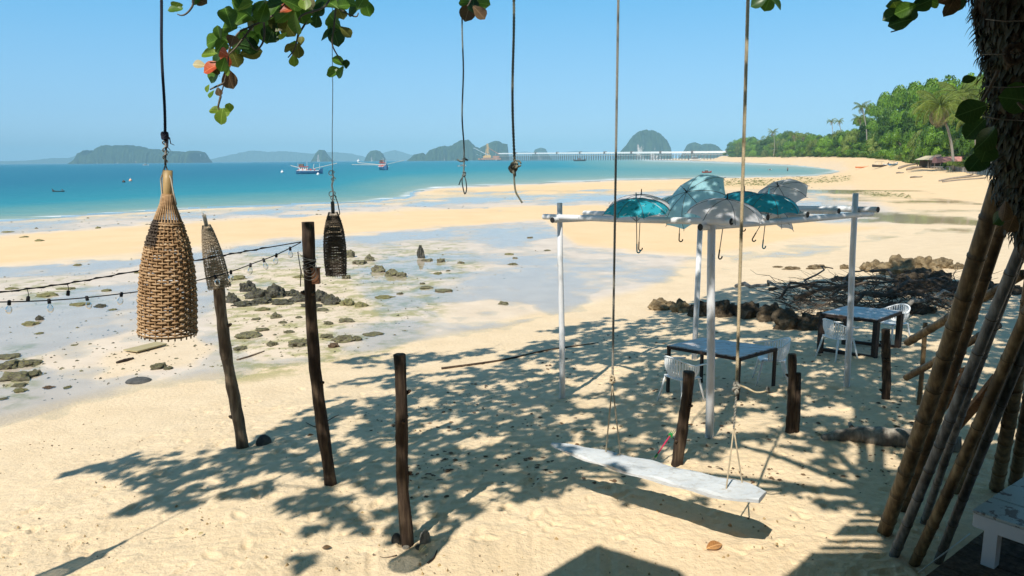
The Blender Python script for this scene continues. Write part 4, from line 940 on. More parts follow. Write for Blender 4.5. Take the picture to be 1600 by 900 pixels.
MB().tube(lerp_cat([P(724,273,6.5), P(722,283,6.5), P(724,296,6.5), P(726.5,303,6.5), P(729,296,6.5), P(728,283,6.5), P(725,273,6.5)], 5), .0055, 6).build('end_loop', M_gb, r3, True)
MB().tube([P(724,273,6.5), P(720,281,6.5), P(717,289,6.5)], .005, 5).build('short_end', M_gb, r3, True)
# ------------------------------------------------------------------ swing
M_rope = simple('beige_rope', (.42,.33,.20), (.62,.51,.34), 50, .85, bump=.6); M_ropeg = simple('grey_rope', (.22,.21,.18), (.36,.34,.29), 60, .85, bump=.6); M_tan = simple('tan_cord', (.40,.32,.21), (.52,.43,.30), 40, .8)
def paint_mat(name, c, chips=(.30,.24,.17), thr=.66, rough=.45, sc=5):
    t = NT(name); co = t.coord(); n = t.noise(co, sc, 8, .72); n2 = t.noise(co, sc*9, 4); base = t.ramp(t.noise(co, 1.8, 5), [(.3, tuple(v*.86 for v in c)), (.7, c)])
    cc = t.mix(t.ramp(n, [(thr, 0.0), (thr+.03, 1.0)]), base, chips); return t.done(t.bsdf(cc, rough, 0, .4, t.bump(n2, .25, .004)))
t = NT('white_painted_driftwood'); co = t.coord(); ng = t.noise(t.coord((1.2, 2.2, 12)), 9, 6, .65); nd = t.noise(co, 6, 8, .75); c = t.ramp(t.noise(co, 2.5, 6), [(.3, (.48,.50,.52)), (.6, (.62,.64,.66))])
c = t.mix(t.ramp(nd, [(.58, 0.0), (.64, .75)]), c, (.42,.38,.32)); c = t.mix(t.ramp(ng, [(.50, 0.0), (.62, .5)]), c, (.45,.43,.40)); M_swp = t.done(t.bsdf(c, .55, 0, .35, t.bump(t.math('ADD', ng, t.math('MULTIPLY', nd, .5)), .7, .012)))
aL = P(862, 694, 7.85); aR = P(1193, 775, 6.45)
swr = empty('rope_swing', 'long white driftwood board swing hanging on two ropes in the foreground', 'swing', (aL+aR)/2)
bm_ = MB(); n = 28; V = []; ax = (aR-aL); L = ax.length; d = ax.normalized(); side = Vector((-d.y, d.x, 0)).normalized(); ups = side.cross(d)*-1
if ups.z < 0: ups = -ups
K = 10
for i in range(n+1):
    t = i/n; w = .205*float(np.interp(t, [0,.04,.10,.25,.5,.8,.94,1.0], [.10,.33,.55,.88,1.0,1.05,1.0,.62]))*(1+.04*math.sin(t*17)); th = .052*float(np.interp(t, [0,.1,.5,.9,1], [.4,.7,1,1,.75])); c = aL+ax*t+Vector((0,0,-.028*math.sin(math.pi*t)))+side*(.02*math.sin(t*5))
    for k in range(K):
        a = 2*math.pi*k/K+math.pi/K; cx = math.copysign(abs(math.cos(a))**.45, math.cos(a)); cz = math.copysign(abs(math.sin(a))**.45, math.sin(a)); V.append(c+side*(cx*w*.98)+ups*(cz*th*.5+.008*math.sin(t*30+k)))
bm_.add(V, [(i*K+k, i*K+(k+1) % K, (i+1)*K+(k+1) % K, (i+1)*K+k) for i in range(n) for k in range(K)]+[tuple(range(K))[::-1], tuple(n*K+k for k in range(K))])
bm_.build('seat_board', M_swp, swr, False)
def swing_rope(top, knot, f1, f2, r, mat, seed, big):
    D1 = knot[2]; a = P(*top); b = P(*knot); b2 = b+Vector((0, 0, -.10))
    twisted(a, b, r, r*4.2, 'swing_rope', mat, swr, 3, 8)
    knotball(b, r*2.0, r*.8, M_ropeg if big else M_tan, swr, 9 if big else 7, seed, 1.6)
    fk = P(*f1); bk = P(*f2)
    j = b+Vector((0, 0, -.06)) if not big else b+Vector((-.01, 0, -.40))
    if big: twisted(b+Vector((0,0,-.03)), j, .011, .06, 'doubled_cord', M_ropeg, swr, 2, 7)
    for e in (fk, bk): MB().tube([j, j.lerp(e, .5), e, e+Vector((0,0,-.09))], .0075, 6).build('cord_leg', M_tan, swr, True)
    MB().tube([fk+Vector((0,0,-.05)), fk.lerp(bk, .5)+Vector((0,0,-.075)), bk+Vector((0,0,-.05))], .009, 6).build('under_cord', M_tan, swr, True)
    return fk, bk
def board_y(px, py, s):            # board surface point under a pixel
    best = None
    for i in range(0, 101):
        for k in (-1, -.5, 0, .5, 1):
            p = aL+ax*(i/100)+side*(k*.14); q = project(p.x, p.y, p.z); e = (float(q[0])-px)**2+(float(q[1])-py)**2
            if best is None or e < best[0]: best = (e, p.y)
    return best[1]
swing_rope((967, -60, 7.3), (957, 592, 7.4), (946.5, 707, board_y(946.5, 707, 0)), (968.5, 702, board_y(968.5, 700, 0)), .0125, M_ropeg, 11, False)
swing_rope((1170.5, -60, 6.55), (1151, 606, 6.65), (1134.5, 766, board_y(1134.5, 766, 0)), (1160, 757, board_y(1160, 757, 0)), .0155, M_rope, 12, True)
kk = P(1156, 602, 6.65); MB().tube(lerp_cat([kk, P(1168,607,6.62), P(1181,613,6.6), P(1194,612,6.6), P(1201,608,6.6)], 4), [.010]*6+[.009]*6+[.008]*5, 7).build('stiff_rope_end', M_rope, swr, True)
knotball(P(1200, 609, 6.6), .012, .008, M_ropeg, swr, 4, 8)
# ------------------------------------------------------------------ pergola
t = NT('white_painted_pole'); co = t.coord((3,3,.8)); n = t.noise(co, 4, 7, .65); c = t.ramp(t.noise(co, 1.3, 4), [(.3, (.60,.61,.64)), (.7, (.76,.77,.79))]); c = t.mix(t.ramp(n, [(.62, 0.0), (.70, .8)]), c, (.33,.30,.27)); M_pole_w = t.done(t.bsdf(c, .5, 0, .4, t.bump(n, .2, .006)))
M_boreshade = simple('pipe_inside_shade', (.012,.012,.012))  # near-black colour standing in for the shade inside the open pipes
gf, gl_, gr = G(1109, 683), G(879, 623), G(1323, 605); gb = gl_+gr-gf
def zt(px, py, g): return P(px, py, g.y)
perg = empty('pergola', 'open white pole frame with umbrellas resting across its rails', 'pergola', gf)
tops = {'f': zt(1112.5, 313, gf), 'l': zt(874.5, 317, gl_), 'r': zt(1337, 302, gr)}
for nm, g in (('f', gf), ('l', gl_), ('r', gr)):
    MB().tube([g+Vector((0,0,-.3)), g.lerp(tops[nm], .35)+Vector((.006,0,0)), g.lerp(tops[nm], .7)+Vector((-.005,0,0)), tops[nm]], [.058,.056,.054,.052] if nm == 'f' else [.050,.048,.046,.044], 12).build('pole', M_pole_w, perg, True)
gb = G(1090, 530); gbx = P(1091, 530, gb.y)
bkt = P(1094.5, 345, gl_.y+gr.y-gf.y)
MB().tube([Vector((bkt.x-.03, bkt.y, -.5)), bkt], [.055, .052], 12).build('pole', M_pole_w, perg, True)
def rail(a, b, r=.046, name='rail'):
    a, b = Vector(a), Vector(b); o = MB().tube([a, a.lerp(b, .5)+Vector((0,0,-.008)), b], r, 14, cap=False).build(name, M_pole_w, perg, True)
    d = (b-a).normalized()
    for e, s in ((a, 1), (b, -1)):
        k = MB().tube([e+d*(s*.004), e+d*(s*.05)], r*.985, 14); k.build('bore_shade_plug', M_boreshade, o)  # capped black plug, shade of the hollow end put into its colour
    return o
Yf, Yl, Yr = gf.y, gl_.y, gr.y; Yb = bkt.y
dfr = (gr-gf); dfl = (gl_-gf)
def onpix(px, py, Y): return P(px, py, Y)
rail(P(1094, 355, Yf-.1), P(1362, 333.5, Yr+.25)); rail(P(863, 344, Yl-.2), P(1000, 337, Yb+.1))
rail(P(850, 338.5, Yl+.25), P(1143, 346.5, Yf-.35))
def fr_pt(px):      # depth along front-right bearer
    t = (px-1109)/(1323-1109); return Yf+(Yr-Yf)*(t*Yf/(Yr+(Yf-Yr)*t))
for (ex, ey, lx, ly) in ((1200, 339.5, 913, 333), (1262, 335.5, 975, 330), (1311, 330, 1040, 327)):
    Y1 = fr_pt(ex)-.1; rail(P(ex, ey, Y1-.1), P(lx, ly, Y1+(Yl-Yf)+.5))
rail(P(1372, 327.5, Yr-.25), P(1120, 322.5, Yb+.2))
# ------------------------------------------------------------------ umbrellas
def fabric(name, c, tr=.35, pat=None):
    t = NT(name); co = t.coord(); 
    cc = t.ramp(t.noise(co, 3, 3), [(.3, tuple(v*.9 for v in c)), (.7, c)])
    if pat:
        n = t.noise(co, 7, 4, .6, 1.5); cc = t.mix(t.ramp(n, [(.55, 0.0), (.60, 1.0)]), cc, pat[0]); n2 = t.noise(co, 16, 3, .5, 1); cc = t.mix(t.ramp(n2, [(.66, 0.0), (.69, .9)]), cc, pat[1])
    b = t.bsdf(cc, .6, 0, .3, t.bump(t.noise(co, 60, 3), .1, .003)); tl = t.n('BsdfTranslucent'); t.l(cc, tl.inputs['Color']) if hasattr(cc, 'links') else None
    mx = t.n('MixShader'); mx.inputs[0].default_value = tr+.12; t.l(b.outputs[0], mx.inputs[1]); t.l(tl.outputs[0], mx.inputs[2]); return t.done(mx)
U_grey = fabric('lilac_grey_fabric', (.82,.82,.87)); U_pale = fabric('pale_white_fabric', (.74,.75,.78), .4, ((.78,.79,.81), (.50,.52,.56))); U_turq = fabric('printed_turquoise_fabric', (.04,.52,.68), .35, ((.02,.26,.34), (.60,.84,.84)))
U_teal = fabric('teal_fabric', (.04,.40,.54), .35); U_tealp = fabric('printed_teal_fabric', (.04,.44,.58), .35, ((.04,.34,.42), (.42,.66,.62))); U_blue = fabric('pale_blue_fabric', (.48,.84,.95), .45, ((.50,.86,.95), (.20,.52,.64)))
M_shaft = simple('steel_shaft', (.10,.10,.11), (.18,.18,.19), 20, .35, .6); M_blk2 = simple('black_plastic', (.012,.012,.014)); M_tealh = simple('teal_plastic', (.03,.26,.33))
def umbrella(label, px, py, Y, R_u, roll, pit, yaw, fab, hm, Hd=.25, Ls=.78, ferr=None):
    R = R_u*.95; Hd = Hd*.84
    ap = P(px, py, Y); root = empty('umbrella', label, 'umbrella', ap); nz, nu = 7, 5; vs = []; N = 8
    def pt(s, u):
        a = u*math.pi/N; chord = math.cos(math.pi/N)/max(.1, math.cos(a)); k = 1-.55*(1-chord)*(1) ; e = s*(1-.07*(1-u*u)*(s**4)); r = R*math.sin(e*1.35)/math.sin(1.35)*(k if s > 0 else 1)
        return Vector((r*math.cos(a), r*math.sin(a), -Hd*(1-math.cos(e*1.35))/(1-math.cos(1.35))))
    for i in range(nz+1):
        for j in range(nu): vs.append(pt(i/nz, -1+2*j/(nu-1)))
    fs = [(i*nu+j, i*nu+j+1, (i+1)*nu+j+1, (i+1)*nu+j) for i in range(nz) for j in range(nu-1)]
    pm = MB().add(vs, fs).mesh('fabric_panel', fab, True); rb = MB().tube([pt(i/8, 1)+Vector((0,0,.0005)) for i in range(9)]+[pt(1, 1)*1.05], .0042, 5).mesh('rib', M_shaft)
    st = MB().tube([Vector((.01,0,-Hd-.12)), pt(.5, 1)*.98+Vector((0,0,-.01))], .003, 4).mesh('stretcher', M_shaft)
    for k in range(N):
        M = Matrix.Rotation(2*math.pi*k/N, 4, 'Z'); inst('fabric_panel', pm, root, M); inst('rib', rb, root, M); inst('stretcher', st, root, M @ Matrix.Rotation(math.pi/N, 4, 'Z') if False else M)
    o = inst('shaft', MB().tube([(0,0,.02),(0,0,-Ls)], .006, 8).mesh('shaft', M_shaft, True), root)
    o = inst('ferrule', MB().lathe([(.001,.085),(.007,.08),(.009,.02),(.016,.005),(.02,-.005)], n=8).mesh('ferrule', ferr or hm, True), root)
    hp = [(0,0,-Ls+.10),(0,0,-Ls)]+[(.028-.028*math.cos(a), 0, -Ls-.028*math.sin(a)*1.1) for a in np.linspace(.3, math.pi+.25, 9)]
    o = inst('crook_handle', MB().tube(hp, .0095, 8).mesh('crook_handle', hm, True), root)
    root.rotation_mode = 'QUATERNION'; root.rotation_quaternion = Quaternion((0,1,0), math.radians(roll)) @ Quaternion((1,0,0), math.radians(pit)) @ Quaternion((0,0,1), math.radians(yaw)); return root
umbrella('lilac grey umbrella half behind the printed turquoise one at the left end', 1002, 304, 10.9, .50, 1, 3, 10, U_grey, M_blk2, .26, .80)
umbrella('bright turquoise printed umbrella, leftmost on the pole frame', 994, 310.5, 10.0, .47, -3, 6, 25, U_turq, M_tealh, .22, .72)
umbrella('small pale teal umbrella peeping out left of the tilted pale blue one', 1064, 304.5, 11.5, .42, 0, 3, 0, U_blue, M_blk2, .22, .70)
umbrella('large pale blue umbrella tilted up on its side, highest of all', 1073, 300, 10.6, .54, -44, 22, 15, U_blue, M_blk2, .26, .60)
umbrella('light grey umbrella at the front corner of the pole frame', 1136, 311.5, 9.75, .53, 4, 7, 22, U_grey, M_blk2, .26, .78)
umbrella('plain dark teal umbrella behind the right swing rope', 1163, 299, 11.7, .47, 0, 3, 5, U_teal, M_blk2, .26, .60)
umbrella('teal umbrella with pale printed spots, right of the swing rope', 1201, 302.5, 10.75, .50, 2, 5, 22, U_tealp, M_tealh, .28, .78, M_tealh)
umbrella('pale lilac umbrella tipped up behind the spotted teal one', 1216, 291, 11.5, .44, -26, 20, 12, U_pale, M_blk2, .22, .62)
umbrella('whitish umbrella sagging below the rails under the spotted teal one', 1206, 322, 11.0, .46, 30, -4, 8, U_pale, M_blk2, .20, .55)
# ------------------------------------------------------------------ tables
t = NT('worn_blue_grey_tabletop'); co = t.coord(); n = t.noise(t.coord((1,6,1)), 3, 7, .7); n2 = t.noise(co, 9, 5, .7); c = t.ramp(t.noise(co, 2.5, 5), [(.3, (.40,.42,.45)), (.7, (.54,.56,.58))]); c = t.mix(t.ramp(n, [(.50, 0.0), (.60, .8)]), c, (.30,.17,.10)); c = t.mix(t.ramp(n2, [(.62, 0.0), (.66, 1.0)]), c, (.07,.05,.04)); M_ttop = t.done(t.bsdf(c, .4, 0, .5))
M_tfr = simple('dark_rusty_frame', (.018,.014,.013), (.05,.028,.018), 7, .7)
def table(label, corners, lw, thick, low):
    g0 = G(sum(c[0] for c in corners)/4, sum(c[1] for c in corners)/4+60); zg = g0.z; zt_ = zg+.75; cs = [atz(a, b, zt_) for a, b in corners]; ctr = sum(cs, Vector())/4
    r = empty('table', label, 'table', (ctr.x, ctr.y, zg)); up = Vector((0,0,.022))
    MB().add([c+(ctr-c)*.02-up*.3 for c in cs]+[c+(ctr-c)*.02+up for c in cs], [(3,2,1,0),(4,5,6,7),(0,1,5,4),(1,2,6,5),(2,3,7,6),(3,0,4,7)]).build('table_top', M_ttop, r)
    for i in range(4):
        a, b = cs[i], cs[(i+1) % 4]; MB().beam(a-Vector((0,0,.02)), b-Vector((0,0,.02)), .03, thick).build('apron', M_tfr, r)
        l = cs[i]+(ctr-cs[i])*.03; MB().box((l.x, l.y, (zg-.06+zt_)/2-.02), (lw, lw, zt_-zg+.02), Matrix.Rotation(.5, 3, 'Z')).build('leg', M_tfr, r)
    if low:
        for i in (0, 2): a, b = cs[i]+(ctr-cs[i])*.04, cs[(i+1) % 4]+(ctr-cs[(i+1) % 4])*.04; MB().beam(Vector((a.x,a.y,zg+.03)), Vector((b.x,b.y,zg+.03)), .06, .06).build('foot_rail', M_tfr, r)
    return r, cs
tab1, tc1 = table('nearer worn table with thin black legs under the pole frame', [(1043,541),(1156,560),(1214,544),(1097,529)], .045, .045, False)
tab2, tc2 = table('farther worn table with thick dark legs beside the brush pile', [(1283,490),(1371,501),(1409,487),(1323,479)], .09, .05, True)
# ------------------------------------------------------------------ plastic chairs
M_pl = simple('white_plastic', (.82,.83,.83), (.88,.88,.87), 3, .35, bump=.03); M_pl2 = simple('old_white_plastic', (.62,.61,.58), (.70,.69,.66), 3, .45, bump=.05)
def rimp(a):          # a from -1 (front of right arm) to 1: U-shaped rim, facing +y is front
    th = a*math.radians(128); w, dpt = .285, .27; back = math.cos(th); x = w*math.sin(th)*(1.0); y = -dpt*back*1.02+.02; z = .655+.125*max(0, back)**1.4
    if abs(a) > .86: y += (abs(a)-.86)*.9; z -= (abs(a)-.86)*.15
    return Vector((x, y, z))
def seatp(a):
    th = a*math.radians(128); return Vector((.205*math.sin(th), -.215*math.cos(th)+.03, .43))
def make_chair(mat):
    root = empty('plastic_chair', 'x', 'chair', (0,0,0))
    m = MB(); NX, NY = 8, 8; vs = []
    for zoff in (0, -.014):
        for j in range(NY+1):
            for i in range(NX+1):
                u, v = i/NX*2-1, j/NY*2-1; x = .225*u*(1-.12*(v < 0)*v*v); y = .225*v*(1-.10*u*u)+.02; vs.append((x, y, .435-.012*(1-u*u)*(1-v*v)-.012*max(0, v)**3+zoff))
    W_ = NX+1; B = W_*(NY+1); fs = [(j*W_+i, j*W_+i+1, (j+1)*W_+i+1, (j+1)*W_+i) for j in range(NY) for i in range(NX)]; fs += [tuple(B+q for q in f)[::-1] for f in fs]
    ed = [i for i in range(W_)]+[j*W_+NX for j in range(1, NY+1)]+[NY*W_+i for i in range(NX-1, -1, -1)]+[j*W_ for j in range(NY-1, 0, -1)]
    fs += [(ed[k], B+ed[k], B+ed[(k+1) % len(ed)], ed[(k+1) % len(ed)]) for k in range(len(ed))]
    m.add(vs, fs); m.build('seat', mat, root, True)
    MB().tube([rimp(a) for a in np.linspace(-1, 1, 33)], .017, 8, flat=.8).build('arm_and_back_rail', mat, root, True)
    MB().tube([seatp(a)+Vector((0,0,-.005)) for a in np.linspace(-1, 1, 33)], .012, 6).build('seat_edge', mat, root, True)
    for k in range(25):
        a = -.84+1.68*k/24; p0, p1 = seatp(a), rimp(a); pts = []; w = .0135
        for i in range(7):
            t = i/6; q = p0.lerp(p1, t); o = Vector((q.x, q.y-.02, 0)); o = o.normalized()*(.030*math.sin(math.pi*t)); pts.append(q+o)
        tang = (rimp(a+.02)-rimp(a-.02)); tang.z = 0; tang.normalize(); nrm = Vector((tang.y, -tang.x, 0)); vs = []
        for q in pts:
            for s, d in ((-1,-1),(1,-1),(1,1),(-1,1)): vs.append(q+tang*(s*w)+nrm*(d*.0035))
        sm = MB().add(vs, [(i*4+j, i*4+(j+1) % 4, (i+1)*4+(j+1) % 4, (i+1)*4+j) for i in range(6) for j in range(4)]); sm.build('back_slat', mat, root)
    for sx in (-1, 1):
        for sy in (-1, 1):
            MB().tube([(sx*.19, sy*.17+.02, .44), (sx*.225, sy*.215+.02, .22), (sx*.265, sy*.27+.02, -.02)], [.022, .019, .016], 8, flat=.7).build('leg', mat, root, True)
    return root
ch0 = make_chair(M_pl)
chs = [(G(1063, 628), -58, 'white plastic armchair nearest the camera, left of the nearer table'), (G(1206, 597), 78, 'white slatted plastic armchair at the right side of the nearer table'), (G(1306, 560), -72, 'white slatted plastic armchair with its back to the camera, left of the farther table'), (G(1394, 535), 105, 'brightest plastic armchair tucked behind the right end of the farther table')]
for i, (g, rz, lb) in enumerate(chs):
    c = ch0 if i == 0 else copy_tree(ch0); c.location = g; c.rotation_euler = (0, 0, math.radians(rz)); c['label'] = lb; c['group'] = 'white plastic armchairs at the tables'
# ------------------------------------------------------------------ rocks
def rock_mat(name, c1, c2, c3, alg=None):
    if name in _mc: return _mc[name]
    t = NT(name); co = t.coord(); n = t.noise(co, 1.6, 8, .68); n2 = t.noise(co, 6, 5); c = t.ramp(n, [(.34, c1), (.5, c2), (.66, c3)])
    if alg: 
        geo = t.n('NewGeometry'); sp = t.n('SeparateXYZ'); t.l(geo.outputs['Normal'], sp.inputs[0]); f = t.math('MULTIPLY', t.ramp(n2, [(.42, 0.0), (.6, 1.0)]), t.ramp(sp.outputs['Z'], [(.1, 0.0), (.6, .8)])); c = t.mix(f, c, alg)
    m = t.done(t.bsdf(c, .9, 0, .25, t.bump(t.noise(co, 5, 8, .7), 1.0, .12))); _mc[name] = m; return m
RK = {'b': rock_mat('black_basalt', (.04,.039,.035), (.09,.086,.075), (.18,.17,.145), (.15,.14,.06)), 'g': rock_mat('grey_green_rock', (.10,.09,.065), (.19,.17,.12), (.32,.29,.21), (.27,.25,.09)), 'y': rock_mat('mossy_yellow_rock', (.15,.13,.07), (.27,.24,.12), (.38,.34,.20), (.27,.26,.08)),
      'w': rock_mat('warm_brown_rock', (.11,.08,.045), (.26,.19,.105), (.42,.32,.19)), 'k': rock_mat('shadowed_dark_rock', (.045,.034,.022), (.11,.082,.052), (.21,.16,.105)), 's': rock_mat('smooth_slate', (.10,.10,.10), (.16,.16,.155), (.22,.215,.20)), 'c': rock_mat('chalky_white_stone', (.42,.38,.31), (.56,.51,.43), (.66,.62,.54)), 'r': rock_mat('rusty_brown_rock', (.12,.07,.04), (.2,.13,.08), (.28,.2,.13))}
import bmesh
from mathutils import noise as mn
ROCKM = {}
def rock_mesh(kind, var):
    if (kind, var) in ROCKM: return ROCKM[(kind, var)]
    b = bmesh.new(); bmesh.ops.create_icosphere(b, subdivisions=4 if kind in 'wkb' else 3, radius=1.0); smooth = kind in 'sc'
    o = Vector((var*7.3, var*3.1, ord(kind)))
    for v in b.verts:
        p = v.co.copy(); q = p+o; n1 = mn.fractal(q*1.1, 1.0, 2.0, 4); n2 = mn.fractal(q*3.2, .9, 2.1, 4)
        cell = mn.voronoi(q*1.8)[0][0]
        k = 1+(.30 if not smooth else .10)*n1+(.20 if not smooth else .03)*n2-(.42*(cell-.35) if not smooth else 0)
        v.co = p*k
        if v.co.z < -.25: v.co.z = -.25-(abs(v.co.z)-.25)*.3
    me = bpy.data.meshes.new('rock'); b.to_mesh(me); b.free(); me.materials.append(RK[kind]); 
    if smooth: me.polygons.foreach_set('use_smooth', [True]*len(me.polygons))
    ROCKM[(kind, var)] = me; return me
rk_n = [0]
def rock(px, py, w, h, kind, label, group=None, name='rock', D=None):
    rk_n[0] += 1; i = rk_n[0]; g = G(px, py); s = w/2/FPX*g.y; hz = h/FPX*g.y/.98
    foresh = abs(ray(px, py).z); depth = s*1.0
    hz = max(hz-depth*foresh*1.0, hz*.45)*(.8 if kind == 'b' and w > 20 else .72 if kind in 'gy' else 1)
    o = inst(name, rock_mesh(kind, i % 5)); o.location = (g.x, g.y+depth*.3, g.z+hz*.02); o.scale = (s*.88, depth*.78, hz*.85); o.rotation_euler = (0, 0, (i*.7) % .8-.4 if w > 2.5*h else i*1.3); tag(o, label, 'rock', group); return o
GB = 'craggy black rocks of the reef heap'; GG = 'weedy grey rocks on the tidal flat'
for px, py, w, h, kd in ((385,455,30,26,'b'),(400,466,44,26,'b'),(426,465,42,30,'b'),(362,472,30,22,'b'),(382,478,44,14,'b'),(452,462,34,16,'b'),(470,471,42,24,'b'),(497,470,34,24,'b'),(516,475,40,24,'b'),(410,474,40,16,'b'),(440,475,40,14,'b'),(484,480,40,10,'b')):
    rock(px, py, w, h, kd, 'craggy black rock in the reef heap behind the tallest stake', GB)
for px, py, w, h in ((542,477,32,18),(563,479,28,14),(371,437,28,12),(600,466,34,8),(470,434,26,9),(684,428,16,5),(796,398,18,5),(410,485,30,8)): rock(px, py, w, h, 'y', 'low yellowish weedy rock on the wet flat beside the black reef heap', 'low yellow weedy rocks')
for px, py, w, h in ((545,402,24,20),(560,413,28,14),(577,408,20,16),(590,425,28,18),(611,431,30,20),(627,433,22,14),(540,436,18,13),(430,497,24,14),(466,497,14,6),(385,527,46,18),(408,517,26,10),(465,541,44,22),(540,503,32,11),(535,534,44,20),(556,532,22,14),(581,524,40,9),(374,547,28,12),(424,540,24,12),(441,505,18,7),(512,507,18,10),(510,528,24,12),(400,500,18,7),(500,486,34,9),(450,520,22,8)):
    rock(px, py, w, h, 'g', 'grey green weathered rock scattered near the feet of the hanging baskets', GG)
for px, py, w, h in ((665,451,24,9),(692,456,34,9),(625,460,14,6),(787,476,22,9),(801,414,18,6),(720,412,13,7),(689,410,16,11),(668,408,22,8),(805,404,12,4),(700,424,10,4),(855,392,12,4),(828,372,12,4),(660,444,12,5)): rock(px, py, w, h, 'g', 'small flat weedy rock standing in the shallow pools', 'small rocks in the shallow pools')
rock(657, 403, 15, 21, 'b', 'upright black rock alone among low weed in the pools')
rock(520, 543, 22, 10, 'r', 'rusty brown flat rock at the near edge of the reef'); rock(213, 598, 46, 14, 's', 'long smooth dark slate lying on the sand left of the big basket'); rock(246, 576, 30, 16, 'g', 'green tinged rock just behind the long smooth slate'); rock(262, 577, 20, 9, 'g', 'smaller green tinged rock touching the first behind the slate')
for px, py, w, h in ((20,594,60,26),(12,575,50,22),(40,572,44,20),(48,588,34,16),(10,560,44,14),(28,604,30,10)): rock(px, py, w, h, 'g', 'weedy grey rock in the pile at the left edge', 'rock pile at the left edge')
rock(45, 508, 32, 12, 'y', 'broad yellow weedy rock with a black stone on it at left'); rock(60, 500, 15, 9, 'b', 'black stone sitting on the broad weedy rock at left'); rock(156, 480, 24, 9, 'b', 'lone black rock on the flat below the second bulb'); rock(29, 612, 26, 12, 'y', 'yellow brown rock on sand below the left rock pile'); rock(75, 607, 20, 7, 'r', 'small brown rock at the edge of the lowest left pool'); rock(104, 607, 18, 8, 'y', 'small mossy rock right of the brown one at the lowest left pool'); rock(4, 625, 16, 8, 'g', 'little grey rock cut by the left edge')
for px, py, w, h in ((70,463,38,10),(122,477,34,9),(165,455,18,6),(15,452,24,6),(120,415,16,5),(215,427,14,5),(100,452,30,6),(175,485,16,5),(60,377,16,6),(37,371,16,4),(152,357,10,5),(10,363,20,4),(60,522,16,5),(115,540,12,4)): rock(px, py, w, h, 'y', 'low weed covered lump on the wet flat behind the string lights', 'weed covered lumps')
WB = 'sunlit brown rocks behind the farther table'
for px, py, w, h in ((1372,424,50,22),(1408,428,64,36),(1448,424,56,28),(1478,418,40,20),(1358,422,26,16),(1500,420,30,12)): rock(px, py, w, h, 'w', 'craggy sunlit brown rock in the mound behind the farther table', WB)
for px, py, w, h, lb in ((1277,420,32,9,'low brown rock alone left of the right pool edge'),(1240,421,32,7,'flattest brown rock left of the lone low one'),(1321,420,18,9,'small brown rock just left of the right frame pole'),(1336,442,34,16,'pale brown rock right behind the right frame pole'),(1217,418,18,4,'thin flat rock at the far left of the low brown ones'),(1310,438,22,9,'small sandy rock left of the pale one by the frame pole')): rock(px, py, w, h, 'w', lb)
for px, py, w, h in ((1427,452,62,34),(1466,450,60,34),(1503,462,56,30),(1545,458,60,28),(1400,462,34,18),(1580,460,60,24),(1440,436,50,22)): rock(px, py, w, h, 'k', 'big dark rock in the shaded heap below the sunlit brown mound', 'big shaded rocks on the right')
rock(1038, 484, 50, 24, 'w', 'sunlit brown rock, leftmost of the long dark rock row'); rock(1066, 488, 44, 26, 'w', 'half shaded brown rock, second from the left in the rock row')
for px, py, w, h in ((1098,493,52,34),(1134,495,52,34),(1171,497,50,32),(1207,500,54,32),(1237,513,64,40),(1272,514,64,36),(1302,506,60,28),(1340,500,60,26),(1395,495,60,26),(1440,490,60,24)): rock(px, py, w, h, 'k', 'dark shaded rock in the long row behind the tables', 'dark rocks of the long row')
# stones round the rough stake, round stone by the left post
o = rock(411, 694, 28, 22, 's', 'round grey brown stone beside the foot of the leftmost post', name='stone')
for px, py, w, h, lb, kd in ((664,848,24,30,'upright pale slab leaning on the foot of the rough stake','c'),(620,848,22,24,'grey stone left of the foot of the rough stake','s'),(634,857,15,9,'flat pale stone in front of the rough stake','c'),(655,857,18,10,'small stone between the slab and the flat pale stone','s')): rock(px, py, w, h, kd, lb, name='stone')
# ------------------------------------------------------------------ brush pile and driftwood
M_twig = simple('dark_twigs', (.04,.028,.02), (.12,.09,.065), 5, .9)
bp = G(1320, 470); brush = empty('brush_pile', 'tangled heap of dark dead branches behind the tables', 'brush pile', bp); rs = random.Random(21)
def wavy(a, b, n, amp, rs, arc=.15):
    out = []; L = (b-a).length
    for i in range(n+1):
        t = i/n; q = a.lerp(b, t)+Vector((rs.uniform(-1,1), rs.uniform(-1,1), rs.uniform(-1,1)))*amp*L*(0 < i < n); q.z += arc*L*math.sin(math.pi*t); out.append(q)
    return out
for k, (x0, y0, x1, y1, r_) in enumerate(((1150,455,1235,478,.07),(1200,470,1330,462,.05),(1240,485,1400,470,.06),(1300,448,1460,462,.06),(1330,490,1480,455,.07),(1410,505,1490,468,.06),(1260,460,1390,480,.05),(1360,440,1500,478,.05),(1390,480,1540,470,.06),(1220,480,1300,440,.04),(1300,475,1370,430,.035),(1425,470,1470,500,.05))):
    a, b = G(x0, y0)+Vector((0,0,.15+.2*rs.random())), G(x1, y1)+Vector((0,0,.15+.45*rs.random())); MB().tube(wavy(a, b, 7, .03, rs, .04), [r_*(1-.08*i) for i in range(8)], 7, jit=.1).build('branch', M_twig if k not in (0, 5) else W_grey, brush, True)
tw = MB()
for k in range(620):
    g = G(rs.uniform(1225, 1520), rs.uniform(450, 498)); a = g+Vector((0,0,rs.uniform(0,.35))); an = rs.uniform(0, 6.28); L = rs.uniform(.3, 1.3); b = a+Vector((math.cos(an)*L, math.sin(an)*L*.6, rs.uniform(-.1, .55)*L)); r_ = rs.uniform(.005, .016)
    tw.tube(wavy(a, b, 4, .07, rs, .02), [r_, r_*.9, r_*.7, r_*.5, r_*.3], 4, cap=False)
tw.build('twig', M_twig, brush, kind='stuff')
